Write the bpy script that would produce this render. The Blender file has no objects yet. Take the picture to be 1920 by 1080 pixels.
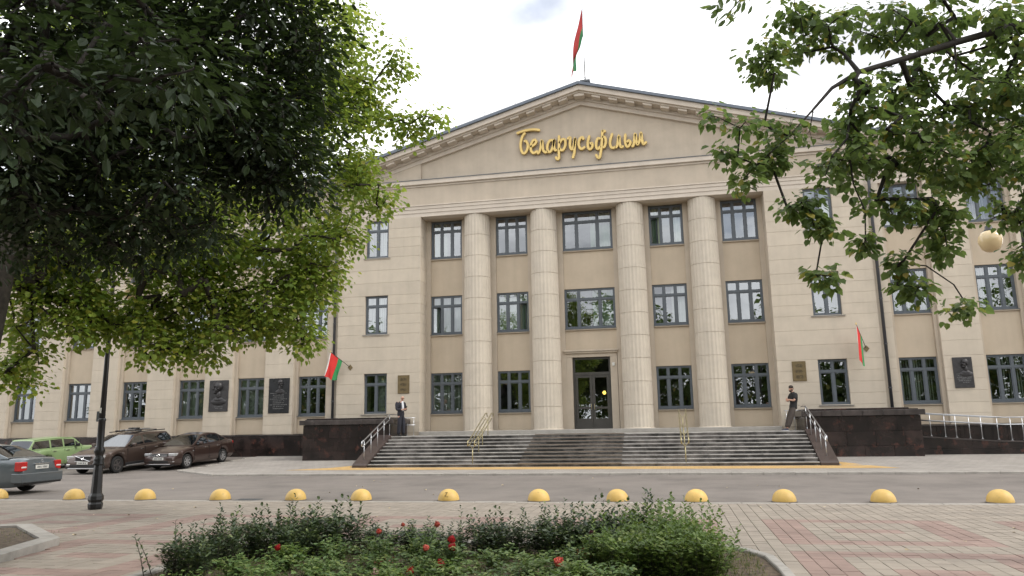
import bpy, bmesh, math, random
import numpy as np
from mathutils import Vector, Matrix, Euler
random.seed(7); rng = np.random.default_rng(11)
SC = bpy.context.scene
COL = SC.collection
R = math.radians

# ------------------------------------------------------------------ camera
cam = bpy.data.cameras.new('camera'); camo = bpy.data.objects.new('camera', cam); COL.objects.link(camo)
CP = Vector((3.5965, -35.0, 1.8042))
CR = Vector((0.9784070, 0.2059848, -0.0170300)); CU = Vector((0.0531689, -0.1712105, 0.9837988)); CF = Vector((-0.1997319, 0.9634611, 0.1784655))
FPX = 1394.45
camo.matrix_world = Matrix(((CR.x, CU.x, -CF.x, CP.x), (CR.y, CU.y, -CF.y, CP.y), (CR.z, CU.z, -CF.z, CP.z), (0, 0, 0, 1)))
cam.sensor_width = 36.0; cam.lens = FPX / 1920 * 36; cam.clip_start = 0.05; cam.clip_end = 3000
SC.camera = camo

# ------------------------------------------------------------------ sky, sun, exposure
SUN_DIR = Vector((0.80, -0.16, 0.80)).normalized()
SUN_EL = math.asin(SUN_DIR.z); SUN_ROT = math.atan2(SUN_DIR.x, SUN_DIR.y)
W = bpy.data.worlds.new('World'); SC.world = W; W.use_nodes = True
nt = W.node_tree; nt.nodes.clear()
def wn(t, **k):
    n = nt.nodes.new(t)
    for a, b in k.items(): setattr(n, a, b)
    return n
sky = wn('ShaderNodeTexSky', sky_type='NISHITA', sun_disc=False, sun_elevation=SUN_EL, sun_rotation=SUN_ROT)
sky.air_density = 1.0; sky.dust_density = 1.5
tc = wn('ShaderNodeTexCoord')
mp = wn('ShaderNodeMapping'); mp.inputs['Scale'].default_value = (1, 1, 2.0); mp.inputs['Location'].default_value = (3.1, 7.4, 0.6)
nz = wn('ShaderNodeTexNoise'); nz.inputs['Scale'].default_value = 2.4; nz.inputs['Detail'].default_value = 7; nz.inputs['Roughness'].default_value = 0.55
cr = wn('ShaderNodeValToRGB'); cr.color_ramp.elements[0].position = 0.27; cr.color_ramp.elements[1].position = 0.41
nz2 = wn('ShaderNodeTexNoise'); nz2.inputs['Scale'].default_value = 4.5; nz2.inputs['Detail'].default_value = 5
cr2 = wn('ShaderNodeValToRGB'); cr2.color_ramp.elements[0].color = (5.4, 5.45, 5.75, 1); cr2.color_ramp.elements[1].color = (12.8, 12.8, 12.8, 1)
cr2.color_ramp.elements[0].position = .33; cr2.color_ramp.elements[1].position = .56
mx = wn('ShaderNodeMix', data_type='RGBA')
bg = wn('ShaderNodeBackground'); bg.inputs['Strength'].default_value = 0.1
out = wn('ShaderNodeOutputWorld')
L = nt.links.new
L(tc.outputs['Generated'], mp.inputs['Vector']); L(mp.outputs[0], nz.inputs['Vector']); L(mp.outputs[0], nz2.inputs['Vector'])
L(nz.outputs['Fac'], cr.inputs[0]); L(nz2.outputs['Fac'], cr2.inputs[0])
# a small break in the cloud above the roof flag
gv = CF + CR * (35 / FPX) + CU * (528 / FPX); gv.normalize()
nw = wn('ShaderNodeTexNoise'); nw.inputs['Scale'].default_value = 9; nw.inputs['Detail'].default_value = 5; L(tc.outputs['Generated'], nw.inputs['Vector'])
sub1 = wn('ShaderNodeVectorMath', operation='SUBTRACT'); sub1.inputs[1].default_value = gv; L(tc.outputs['Generated'], sub1.inputs[0])
scl = wn('ShaderNodeVectorMath', operation='MULTIPLY'); scl.inputs[1].default_value = (.75, 1, 1.7); L(sub1.outputs[0], scl.inputs[0])
ln = wn('ShaderNodeVectorMath', operation='LENGTH'); L(scl.outputs[0], ln.inputs[0])
ad = wn('ShaderNodeMath', operation='MULTIPLY_ADD'); ad.inputs[1].default_value = .13; L(nw.outputs['Fac'], ad.inputs[0]); L(ln.outputs['Value'], ad.inputs[2])
gr_ = wn('ShaderNodeMapRange'); gr_.inputs[1].default_value = .07; gr_.inputs[2].default_value = .17; gr_.inputs[3].default_value = .42; L(ad.outputs[0], gr_.inputs[0])
mn = wn('ShaderNodeMath', operation='MINIMUM'); L(cr.outputs[0], mn.inputs[0]); L(gr_.outputs[0], mn.inputs[1])
L(mn.outputs[0], mx.inputs['Factor']); L(sky.outputs[0], mx.inputs['A']); L(cr2.outputs[0], mx.inputs['B'])
L(mx.outputs['Result'], bg.inputs['Color']); L(bg.outputs[0], out.inputs[0])
sun = bpy.data.lights.new('sun', 'SUN'); sun.energy = 0.95; sun.angle = R(12); sun.color = (1, .95, .88)
suno = bpy.data.objects.new('sun', sun); COL.objects.link(suno)
suno.rotation_euler = (-SUN_DIR).to_track_quat('-Z', 'Y').to_euler(); suno.location = (30, -20, 40)
SC.view_settings.view_transform = 'Standard'; SC.view_settings.look = 'None'; SC.view_settings.gamma = 1
SC.view_settings.exposure = 0.92
SC.view_settings.use_curve_mapping = False
SC.cycles.max_bounces = 8; SC.cycles.transparent_max_bounces = 12
SC.cycles.use_denoising = True
SC.cycles.sample_clamp_indirect = 6

# ------------------------------------------------------------------ materials
MATS = {}
def mat(name, col, rough=.6, var=.12, scale=3., bump=0., bscale=80., metal=0., spec=.5, col2=None, streak=0., objvar=0., island=0., coat=0., wear=None, wearpos=(.55, .7), wscale=2.):
    if name in MATS: return MATS[name]
    m = bpy.data.materials.new(name); m.use_nodes = True; t = m.node_tree; N = t.nodes; K = t.links.new
    b = N['Principled BSDF']; b.inputs['Roughness'].default_value = rough; b.inputs['Metallic'].default_value = metal
    b.inputs['Specular IOR Level'].default_value = spec
    if coat: b.inputs['Coat Weight'].default_value = coat; b.inputs['Coat Roughness'].default_value = .04
    g = N.new('ShaderNodeNewGeometry')
    n = N.new('ShaderNodeTexNoise'); n.inputs['Scale'].default_value = scale; n.inputs['Detail'].default_value = 6; n.inputs['Roughness'].default_value = .62
    K(g.outputs['Position'], n.inputs['Vector'])
    r = N.new('ShaderNodeValToRGB'); r.color_ramp.elements[0].position = .3; r.color_ramp.elements[1].position = .7
    c2 = col2 or tuple(c * (1 - 2 * var) for c in col)
    r.color_ramp.elements[0].color = (*c2, 1); r.color_ramp.elements[1].color = (*(min(1, c * (1 + var * .6)) for c in col), 1)
    K(n.outputs['Fac'], r.inputs[0]); cur = r.outputs[0]
    def mult(sock, lo, hi, cur):
        mr = N.new('ShaderNodeMapRange'); mr.inputs[3].default_value = lo; mr.inputs[4].default_value = hi; K(sock, mr.inputs[0])
        mm = N.new('ShaderNodeMix'); mm.data_type = 'RGBA'; mm.blend_type = 'MULTIPLY'; mm.inputs['Factor'].default_value = 1
        K(cur, mm.inputs['A']); K(mr.outputs[0], mm.inputs['B']); return mm.outputs['Result']
    if streak:
        mpn = N.new('ShaderNodeMapping'); mpn.inputs['Scale'].default_value = (2.2, 2.2, .16); K(g.outputs['Position'], mpn.inputs['Vector'])
        n3 = N.new('ShaderNodeTexNoise'); n3.inputs['Scale'].default_value = 1.6; n3.inputs['Detail'].default_value = 5; K(mpn.outputs[0], n3.inputs['Vector'])
        cur = mult(n3.outputs['Fac'], 1 - streak, 1 + streak, cur)
    if objvar:
        oi = N.new('ShaderNodeObjectInfo'); cur = mult(oi.outputs['Random'], 1 - objvar, 1 + objvar, cur)
    if island: cur = mult(g.outputs['Random Per Island'], 1 - island, 1 + island, cur)
    if wear:
        n4 = N.new('ShaderNodeTexNoise'); n4.inputs['Scale'].default_value = wscale; n4.inputs['Detail'].default_value = 8; n4.inputs['Roughness'].default_value = .7
        K(g.outputs['Position'], n4.inputs['Vector'])
        rw = N.new('ShaderNodeValToRGB'); rw.color_ramp.elements[0].position = wearpos[0]; rw.color_ramp.elements[1].position = wearpos[1]; K(n4.outputs['Fac'], rw.inputs[0])
        mw = N.new('ShaderNodeMix'); mw.data_type = 'RGBA'; K(rw.outputs[0], mw.inputs['Factor']); K(cur, mw.inputs['A']); mw.inputs['B'].default_value = (*wear, 1); cur = mw.outputs['Result']
    K(cur, b.inputs['Base Color'])
    if bump:
        n2 = N.new('ShaderNodeTexNoise'); n2.inputs['Scale'].default_value = bscale; n2.inputs['Detail'].default_value = 4; K(g.outputs['Position'], n2.inputs['Vector'])
        bp = N.new('ShaderNodeBump'); bp.inputs['Strength'].default_value = bump; bp.inputs['Distance'].default_value = .01; K(n2.outputs['Fac'], bp.inputs['Height']); K(bp.outputs[0], b.inputs['Normal'])
    MATS[name] = m; return m

def leafmat(name, cols, trans=.35, rough=.45, tcol=(.25, .35, .05)):
    m = bpy.data.materials.new(name); m.use_nodes = True; t = m.node_tree; N = t.nodes; K = t.links.new
    b = N['Principled BSDF']; b.inputs['Roughness'].default_value = rough; b.inputs['Specular IOR Level'].default_value = .4
    g = N.new('ShaderNodeNewGeometry'); r = N.new('ShaderNodeValToRGB'); e = r.color_ramp.elements
    while len(e) < len(cols): e.new(.5)
    for i, (p, c) in enumerate(cols): e[i].position = p; e[i].color = (*c, 1)
    K(g.outputs['Random Per Island'], r.inputs[0])
    n = N.new('ShaderNodeTexNoise'); n.inputs['Scale'].default_value = .9; n.inputs['Detail'].default_value = 3; K(g.outputs['Position'], n.inputs['Vector'])
    mr = N.new('ShaderNodeMapRange'); mr.inputs[1].default_value = .3; mr.inputs[2].default_value = .7; mr.inputs[3].default_value = .7; mr.inputs[4].default_value = 1.3; K(n.outputs['Fac'], mr.inputs[0])
    mm = N.new('ShaderNodeMix'); mm.data_type = 'RGBA'; mm.blend_type = 'MULTIPLY'; mm.inputs['Factor'].default_value = 1; K(r.outputs[0], mm.inputs['A']); K(mr.outputs[0], mm.inputs['B'])
    K(mm.outputs['Result'], b.inputs['Base Color'])
    tr = N.new('ShaderNodeBsdfTranslucent'); ms = N.new('ShaderNodeMixShader'); ms.inputs[0].default_value = trans
    m2 = N.new('ShaderNodeMix'); m2.data_type = 'RGBA'; m2.inputs['Factor'].default_value = .5; K(mm.outputs['Result'], m2.inputs['A']); m2.inputs['B'].default_value = (*tcol, 1)
    K(m2.outputs['Result'], tr.inputs['Color']); K(b.outputs[0], ms.inputs[1]); K(tr.outputs[0], ms.inputs[2]); K(ms.outputs[0], N['Material Output'].inputs[0])
    MATS[name] = m; return m

def glassmat(name, tint=(.62, .70, .66), refl=.22):
    m = bpy.data.materials.new(name); m.use_nodes = True; t = m.node_tree; N = t.nodes; K = t.links.new
    N.remove(N['Principled BSDF'])
    tr = N.new('ShaderNodeBsdfTransparent'); tr.inputs[0].default_value = (*tint, 1)
    gl = N.new('ShaderNodeBsdfGlossy'); gl.inputs['Roughness'].default_value = .0; gl.inputs[0].default_value = (.92, .96, 1, 1)
    lw = N.new('ShaderNodeLayerWeight'); lw.inputs[0].default_value = .25
    mr = N.new('ShaderNodeMapRange'); mr.inputs[3].default_value = refl; mr.inputs[4].default_value = 1.; K(lw.outputs['Fresnel'], mr.inputs[0])
    g = N.new('ShaderNodeNewGeometry'); n = N.new('ShaderNodeTexNoise'); n.inputs['Scale'].default_value = 1.3; n.inputs['Detail'].default_value = 1; K(g.outputs['Position'], n.inputs['Vector'])
    bp = N.new('ShaderNodeBump'); bp.inputs['Strength'].default_value = .25; bp.inputs['Distance'].default_value = .012; K(n.outputs['Fac'], bp.inputs['Height']); K(bp.outputs[0], gl.inputs['Normal'])
    ms = N.new('ShaderNodeMixShader'); K(mr.outputs[0], ms.inputs[0]); K(tr.outputs[0], ms.inputs[1]); K(gl.outputs[0], ms.inputs[2]); K(ms.outputs[0], N['Material Output'].inputs[0])
    MATS[name] = m; return m

# ------------------------------------------------------------------ mesh helpers
class MB:
    def __init__(s): s.v = []; s.f = []
    def add(s, v, f):
        o = len(s.v); s.v += [tuple(p) for p in v]; s.f += [tuple(i + o for i in q) for q in f]; return s
    def box(s, x0, x1, y0, y1, z0, z1):
        return s.add([(x0,y0,z0),(x1,y0,z0),(x1,y1,z0),(x0,y1,z0),(x0,y0,z1),(x1,y0,z1),(x1,y1,z1),(x0,y1,z1)],
                     [(0,3,2,1),(4,5,6,7),(0,1,5,4),(1,2,6,5),(2,3,7,6),(3,0,4,7)])
    def cbox(s, x0, x1, y0, y1, z0, z1, c=.01):
        # box with chamfered edges
        X = (x0, x1); Y = (y0, y1); Z = (z0, z1); v = []; idx = {}
        for i in (0, 1):
            for j in (0, 1):
                for k in (0, 1):
                    a = 1 - 2*i; b = 1 - 2*j; d = 1 - 2*k
                    for ax in range(3):
                        idx[i, j, k, ax] = len(v)
                        p = [X[i] + a*c, Y[j] + b*c, Z[k] + d*c]; p[ax] = (X[i], Y[j], Z[k])[ax]; v.append(p)
        f = []
        for i in (0, 1):
            q = [idx[i,0,0,0], idx[i,1,0,0], idx[i,1,1,0], idx[i,0,1,0]]; f.append(q if i else q[::-1])
            q = [idx[0,i,0,1], idx[0,i,1,1], idx[1,i,1,1], idx[1,i,0,1]]; f.append(q if i else q[::-1])
            q = [idx[0,0,i,2], idx[1,0,i,2], idx[1,1,i,2], idx[0,1,i,2]]; f.append(q if i else q[::-1])
        for i in (0, 1):
            for j in (0, 1):
                q = [idx[i,j,0,0], idx[i,j,1,0], idx[i,j,1,1], idx[i,j,0,1]]; f.append(q if (i ^ j) else q[::-1])
                q = [idx[i,0,j,0], idx[i,0,j,2], idx[i,1,j,2], idx[i,1,j,0]]; f.append(q if (i ^ j) == 0 else q[::-1])
                q = [idx[0,i,j,1], idx[1,i,j,1], idx[1,i,j,2], idx[0,i,j,2]]; f.append(q if (i ^ j) == 0 else q[::-1])
                for k in (0, 1):
                    q = [idx[i,j,k,0], idx[i,j,k,1], idx[i,j,k,2]]; f.append(q if (i + j + k) % 2 else q[::-1])
        return s.add(v, f)
    def prism(s, poly, y0, y1, ax='y'):
        n = len(poly)
        def P(a, b, t): return (a, t, b) if ax == 'y' else ((t, a, b) if ax == 'x' else (a, b, t))
        v = [P(a, b, y0) for a, b in poly] + [P(a, b, y1) for a, b in poly]
        f = [tuple(range(n)), tuple(range(2*n - 1, n - 1, -1))] + [(i, i + n, (i+1) % n + n, (i+1) % n) for i in range(n)]
        return s.add(v, f)
    def tube(s, pts, r, n=8, cap=True):
        pts = [Vector(p) for p in pts]; m = len(pts); rr = r if hasattr(r, '__len__') else [r] * m
        up = Vector((0, 0, 1)); v = []
        t0 = (pts[1] - pts[0]).normalized()
        if abs(t0.dot(up)) > .95: up = Vector((1, 0, 0))
        a = t0.cross(up).normalized()
        for i, p in enumerate(pts):
            t = (pts[min(i+1, m-1)] - pts[max(i-1, 0)]).normalized()
            a = (a - t * a.dot(t))
            if a.length < 1e-5: a = t.orthogonal()
            a.normalize(); b = t.cross(a)
            for k in range(n):
                w = 2 * math.pi * k / n; v.append(p + (a * math.cos(w) + b * math.sin(w)) * rr[i])
        f = [(i*n + k, i*n + (k+1) % n, (i+1)*n + (k+1) % n, (i+1)*n + k) for i in range(m-1) for k in range(n)]
        if cap: f += [tuple(range(n-1, -1, -1)), tuple(range((m-1)*n, m*n))]
        return s.add(v, f)
    def lathe(s, prof, n=24, c=(0, 0, 0), rf=None):
        v = []; m = len(prof)
        for r, z in prof:
            for k in range(n):
                w = 2 * math.pi * k / n; q = r * (rf(w) if rf else 1)
                v.append((c[0] + q * math.cos(w), c[1] + q * math.sin(w), c[2] + z))
        f = [(i*n + k, i*n + (k+1) % n, (i+1)*n + (k+1) % n, (i+1)*n + k) for i in range(m-1) for k in range(n)]
        f += [tuple(range(n-1, -1, -1)), tuple(range((m-1)*n, m*n))]
        return s.add(v, f)
    def ribbon(s, pts, w, y0, y1):
        # flat stroke in the XZ plane, thickness y0..y1, following a smoothed polyline
        P = [Vector((a, b)) for a, b in pts]; Q = []
        for i in range(len(P) - 1):
            p0 = P[max(i-1, 0)]; p1 = P[i]; p2 = P[i+1]; p3 = P[min(i+2, len(P)-1)]
            for k in range(4):
                t = k / 4; Q.append(.5 * ((2*p1) + (p2-p0)*t + (2*p0 - 5*p1 + 4*p2 - p3)*t*t + (-p0 + 3*p1 - 3*p2 + p3)*t**3))
        Q.append(P[-1]); m = len(Q); v = []
        for i, p in enumerate(Q):
            t = (Q[min(i+1, m-1)] - Q[max(i-1, 0)]).normalized(); nn = Vector((-t.y, t.x)) * w / 2
            e = .55 if i in (0, m-1) else 1
            a = p + nn*e; b = p - nn*e; a2 = p + nn*e*.8; b2 = p - nn*e*.8
            v += [(a.x, y1, a.y), (a.x, y0 + .02, a.y), (a2.x, y0, a2.y), (b2.x, y0, b2.y), (b.x, y0 + .02, b.y), (b.x, y1, b.y)]
        f = [(i*6 + k, i*6 + k + 1, (i+1)*6 + k + 1, (i+1)*6 + k) for i in range(m-1) for k in range(5)]
        f += [tuple(range(6)), tuple(range((m-1)*6 + 5, (m-1)*6 - 1, -1))]
        return s.add(v, f)
    def mesh(s, name, smooth=False):
        me = bpy.data.meshes.new(name); me.from_pydata(s.v, [], s.f); me.update()
        if smooth: me.shade_smooth()
        return me
    def build(s, name, m, parent=None, smooth=False, loc=None, fix=True):
        me = s.mesh(name, smooth)
        if fix:
            bm = bmesh.new(); bm.from_mesh(me); bmesh.ops.recalc_face_normals(bm, faces=bm.faces); bm.to_mesh(me); bm.free()
        return obj(name, me, m, parent, loc)

def obj(name, me, m=None, parent=None, loc=None, rot=None):
    o = bpy.data.objects.new(name, me); COL.objects.link(o)
    if m is not None and me is not None and not me.materials: me.materials.append(MATS[m] if isinstance(m, str) else m)
    if parent is not None: o.parent = parent
    if loc is not None: o.location = loc
    if rot is not None: o.rotation_euler = rot
    return o
def tag(o, label, cat, group=None):
    o['label'] = label; o['category'] = cat
    if group: o['group'] = group
    return o
def thing(name, label, cat, loc=(0, 0, 0), rz=0, group=None):
    o = bpy.data.objects.new(name, None); COL.objects.link(o); o.location = loc; o.rotation_euler = (0, 0, rz)
    o.empty_display_size = .2
    return tag(o, label, cat, group)
def struct(o): o['kind'] = 'structure'; return o
def copy_tree(o, parent=None):
    c = o.copy(); COL.objects.link(c); c.parent = parent
    for ch in o.children: copy_tree(ch, c)
    return c
def at(px, py, d):
    """a point of the place, d metres in front of the viewer"""
    return CP + CF * d + CR * ((px - 960) / FPX * d) - CU * ((py - 540) / FPX * d)

# palette
mat('stucco_light', (.50, .437, .352), .85, .05, 1.4, .25, 90, streak=.10, objvar=.03)
mat('stucco_dark', (.475, .395, .298), .85, .04, 1.2, .2, 90, streak=.09)
mat('stucco_mid', (.47, .402, .32), .85, .06, 1.2, .2, 90, streak=.11)
mat('cornice', (.56, .495, .42), .85, .06, 1.6, .2, 90, streak=.07)
mat('column_stone', (.52, .462, .382), .85, .05, 2., .3, 100, streak=.08, objvar=.025)
mat('frame_grey', (.085, .10, .115), .45, .06)
mat('door_brown', (.055, .052, .046), .4, .1)
mat('flashing', (.11, .12, .13), .4, .1, metal=.3)
mat('pipe_grey', (.06, .062, .07), .4, .1, metal=.2)
mat('roof_metal', (.12, .14, .17), .45, .08, metal=.3)
mat('granite', (.026, .0165, .0145), .25, .5, 1.3, .06, 200, objvar=.35, wear=(.11, .042, .03), wearpos=(.56, .74), wscale=2.2)
mat('granite_cap', (.055, .045, .042), .3, .3, 3, .05, 200, objvar=.2, wear=(.10, .085, .08), wearpos=(.55, .75), wscale=2)
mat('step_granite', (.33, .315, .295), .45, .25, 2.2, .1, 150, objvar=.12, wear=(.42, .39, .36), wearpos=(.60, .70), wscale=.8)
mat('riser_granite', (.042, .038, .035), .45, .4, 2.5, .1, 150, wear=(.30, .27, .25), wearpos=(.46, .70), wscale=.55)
mat('cheek_granite', (.06, .043, .038), .4, .2, 2.5, .05, 150)
mat('landing_stone', (.30, .285, .26), .6, .15, 2.2, .1, 120)
mat('plinth_stone', (.33, .31, .28), .6, .1, 2.2, .1, 120)
mat('steel', (.55, .56, .58), .3, .05, metal=.9)
mat('brass', (.42, .37, .22), .38, .12, metal=.75)
mat('brass_plate', (.17, .125, .06), .45, .12, 6, .1, 60, metal=.4)
mat('brass_text', (.06, .043, .02), .5, .1)
mat('bronze', (.055, .053, .055), .42, .2, 8, .15, 50, metal=.5)
mat('bronze_text', (.15, .15, .15), .5, .1)
mat('black_stone', (.018, .019, .022), .25, .2)
mat('gold', (.62, .45, .16), .38, .06, metal=.35)
mat('asphalt', (.160, .141, .126), .88, .16, .9, .5, 160, wear=(.205, .180, .160), wearpos=(.38, .72), wscale=.35)
mat('paver_grey', (.285, .246, .202), .85, .10, 1.3, .3, 90, island=.07, objvar=.07)
mat('paver_red', (.265, .187, .158), .85, .10, 1.3, .3, 90, island=.07, objvar=.07)
mat('joint_sand', (.19, .16, .135), .95, .2, 6)
mat('walk_grey', (.30, .275, .25), .85, .1, 1.2, .35, 60)
mat('tactile', (.50, .33, .13), .8, .12, 3., .3, 60)
mat('kerb', (.36, .335, .30), .85, .14, 3, .35, 60)
mat('soil', (.10, .07, .045), .95, .35, 9, .8, 60, wear=(.17, .14, .09), wearpos=(.5, .7), wscale=12)
mat('yellow_paint', (.62, .41, .115), .5, .06, 5, .25, 30, wear=(.42, .29, .09), wearpos=(.58, .70), wscale=9, objvar=.08)
mat('iron_black', (.014, .014, .015), .38, .2, 8, .2, 40)
mat('bark', (.045, .038, .03), .9, .3, 9, .9, 30)
mat('bark_dark', (.028, .024, .02), .9, .3, 9, .9, 30)
mat('interior', (.16, .15, .13), .9, .05)
mat('blind_white', (.62, .62, .58), .8, .04, island=.25)
mat('curtain_green', (.42, .50, .38), .85, .06, 4)
mat('flag_red', (.62, .03, .025), .7, .06)
mat('flag_green', (.03, .25, .08), .7, .06)
mat('flag_white', (.75, .73, .7), .7, .05)
mat('rubber_mat', (.19, .185, .165), .95, .2, 5, .5, 90)
mat('mat_edge', (.22, .17, .13), .9, .2, 4)
mat('lamp_glow_glass', (.62, .48, .27), .12, .05, spec=.7)
mat('bulb', (.9, .7, .2), .5)
mat('bed_kerb', (.34, .32, .29), .85, .15, 4, .4, 60)
leafmat('leaf_linden', [(0, (.085, .155, .025)), (.45, (.14, .22, .035)), (.8, (.22, .29, .05)), (1, (.36, .34, .06))], .52, .5, (.42, .52, .07))
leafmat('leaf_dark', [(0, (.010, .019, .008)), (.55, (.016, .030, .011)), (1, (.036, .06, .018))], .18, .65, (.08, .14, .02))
leafmat('leaf_right', [(0, (.045, .082, .026)), (.5, (.075, .122, .034)), (.9, (.13, .175, .04)), (1, (.36, .27, .05))], .46, .55, (.26, .38, .09))
leafmat('leaf_privet', [(0, (.03, .052, .03)), (.5, (.06, .088, .045)), (.85, (.10, .135, .055)), (1, (.18, .22, .08))], .2, .33, (.14, .22, .05))
leafmat('leaf_fresh', [(0, (.07, .125, .03)), (.6, (.12, .19, .04)), (1, (.2, .25, .06))], .3, .45, (.2, .3, .06))
leafmat('leaf_rose', [(0, (.065, .12, .04)), (.6, (.12, .19, .055)), (1, (.22, .27, .08))], .3, .45, (.16, .26, .05))
leafmat('grass', [(0, (.06, .09, .02)), (.6, (.11, .13, .035)), (1, (.22, .19, .08))], .25, .6, (.2, .25, .06))
leafmat('leaf_rust', [(0, (.14, .035, .02)), (1, (.20, .07, .03))], .25, .5, (.3, .1, .04))
glassmat('glass')
glassmat('car_glass', (.10, .13, .12), .16)
# ================================================================== SETTING
def sheet(name, xs, ys, zf, m, parent=None, keep=None):
    b = MB(); nx = len(xs); v = [(x, y, zf(x, y)) for y in ys for x in xs]
    f = []
    for j in range(len(ys) - 1):
        for i in range(nx - 1):
            if keep is None or keep((xs[i] + xs[i+1]) / 2, (ys[j] + ys[j+1]) / 2): f.append((j*nx + i, j*nx + i + 1, (j+1)*nx + i + 1, (j+1)*nx + i))
    b.add(v, f); return b.build(name, m, parent, fix=False)
def zpark(x, y): return max(0., .34 * (y + 6.6) / 6.6) if y > -6.6 else 0.
def zwalk(x, y): return .06 + (max(0., .30 * (y + 5.2) / 5.2) if y > -5.2 else 0.)
mat('far_ground', (.16, .15, .12), .95, .2, .3)
struct(sheet('ground', [-900, 900], [-900, 900], lambda x, y: -.06, 'far_ground'))
struct(sheet('road', [-90, 90], [-17.5, -8.8], lambda x, y: -.004, 'asphalt'))
struct(sheet('parking_area', [-60, -17.0, -13.0], [-8.8, -6.6, -6.0, -4, -2, 0.3], lambda x, y: zpark(x, y) - .002, 'asphalt', keep=lambda x, y: x < -17 or y < -6))
# pavement in front of the building with a cut corner
walk = MB(); ys = [-5.2, -4, -2, .3]
walk.add([(-16.95, -6.1, .06), (-13.55, -8.72, .06), (60, -8.72, .06), (60, -5.2, .06), (-16.95, -5.2, .06)], [(0, 1, 2, 3, 4)])
for a, c in zip(ys[:-1], ys[1:]):
    walk.add([(-16.95, a, zwalk(0, a)), (60, a, zwalk(0, a)), (60, c, zwalk(0, c)), (-16.95, c, zwalk(0, c))], [(0, 1, 2, 3)])
def brickmat(name, c1, c2, cm, w, h, rough=.85):
    m = bpy.data.materials.new(name); m.use_nodes = True; t = m.node_tree; N = t.nodes; K = t.links.new; b = N['Principled BSDF']; b.inputs['Roughness'].default_value = rough
    g = N.new('ShaderNodeNewGeometry'); br = N.new('ShaderNodeTexBrick'); br.offset = .5; br.inputs['Scale'].default_value = 1; br.inputs['Brick Width'].default_value = w; br.inputs['Row Height'].default_value = h
    br.inputs['Mortar Size'].default_value = .006; br.inputs['Color1'].default_value = (*c1, 1); br.inputs['Color2'].default_value = (*c2, 1); br.inputs['Mortar'].default_value = (*cm, 1)
    n = N.new('ShaderNodeTexNoise'); n.inputs['Scale'].default_value = .8; n.inputs['Detail'].default_value = 6; K(g.outputs['Position'], n.inputs['Vector'])
    mr = N.new('ShaderNodeMapRange'); mr.inputs[3].default_value = .75; mr.inputs[4].default_value = 1.25; K(n.outputs['Fac'], mr.inputs[0])
    mm = N.new('ShaderNodeMix'); mm.data_type = 'RGBA'; mm.blend_type = 'MULTIPLY'; mm.inputs['Factor'].default_value = 1
    K(g.outputs['Position'], br.inputs['Vector']); K(br.outputs['Color'], mm.inputs['A']); K(mr.outputs[0], mm.inputs['B']); K(mm.outputs['Result'], b.inputs['Base Color']); MATS[name] = m
brickmat('walk_tiles', (.30, .275, .25), (.26, .24, .215), (.15, .14, .125), .3, .3)
brickmat('tactile_tiles', (.50, .33, .13), (.44, .28, .11), (.25, .17, .08), .3, .3)
brickmat('square_tiles', (.33, .29, .24), (.30, .25, .2), (.14, .12, .1), .2, .2)
pavement = struct(walk.build('pavement', 'walk_tiles', fix=False))
tac = MB()
tac.add([(-11.9, -6.5, .065), (-10.2, -6.5, .065), (11.2, -6.7, .065), (10.6, -5.05, .065), (9.7, -3.9, .15), (9.66, -5.08, .067), (-9.68, -5.08, .067), (-9.68, -4.3, .125), (-10.6, -5.1, .068)], [(0, 1, 6, 7, 8), (1, 2, 3, 5, 6), (3, 4, 5)])
tac.build('tactile_strip', 'tactile_tiles', pavement, fix=False)
kerb_me = {}
def kerb_run(p, q, z, parent, h=.14, wd=.15, m='kerb', name='kerb_stone'):
    p = Vector(p); q = Vector(q); n = max(1, round((q - p).length / 1.0)); ln = (q - p).length / n; a = math.atan2(q.y - p.y, q.x - p.x)
    key = (round(ln, 3), h, wd)
    if key not in kerb_me: kerb_me[key] = MB().cbox(.004, ln - .004, -wd/2, wd/2, -h, 0, .012).mesh('kerb_stone')
    for i in range(n):
        s = p + (q - p) * (i / n); o = obj(name, kerb_me[key], m, parent, (s.x, s.y, z + random.uniform(-.004, .004)), (0, 0, a))
kerb_run((-13.55, -8.76), (24.45, -8.76), .075, pavement)
kerb_run((-16.98, -6.14), (-13.6, -8.76), .075, pavement)
for i in range(6): kerb_run((-16.98, -.2 - i), (-16.98, -1.2 - i if i < 5 else -6.14), zwalk(0, -.7 - i) + .02, pavement, h=.3)
# the square in front: joint bed, wider sheet, single pavers
BED = [(-2.85, -23.95), (-2.4, -23.75), (4.05, -23.72), (4.5, -24.0), (4.74, -24.5), (4.8, -25.4), (4.85, -33), (-2.85, -33)]
PLANT = [(-8.16, -22.74), (-6.15, -24.25), (-5.65, -25.9), (-6.3, -27.4), (-8.3, -28.1), (-10.3, -27.0), (-10.9, -25.0), (-10.0, -23.2)]
def inside(poly, x, y):
    c = False; j = len(poly) - 1
    for i in range(len(poly)):
        a, b = poly[i]; d, e = poly[j]
        if (b > y) != (e > y) and x < (d - a) * (y - b) / (e - b) + a: c = not c
        j = i
    return c
square = struct(sheet('paved_square', [-90, 90], [-90, -17.6], lambda x, y: -.02, 'square_tiles'))
sheet('joint_bed', [-15.4, 13.4], [-27.4, -17.64], lambda x, y: -.014, 'joint_sand', square)
kerb_run((-40, -17.58), (40, -17.58), .006, square, h=.1, wd=.16)
T = .2
def is_red(i, j):
    # nested frames of red pavers on a grid of period 17 x 17
    if j < 12: return False
    a = (i - 102) % 19; b = (j - 13) % 17
    fr = a < 15 and b < 14 and not (3 <= a < 12 and 2 <= b < 12)
    core = 5 <= a < 10 and 6 <= b < 8
    return fr or core
tiles = []
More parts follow.
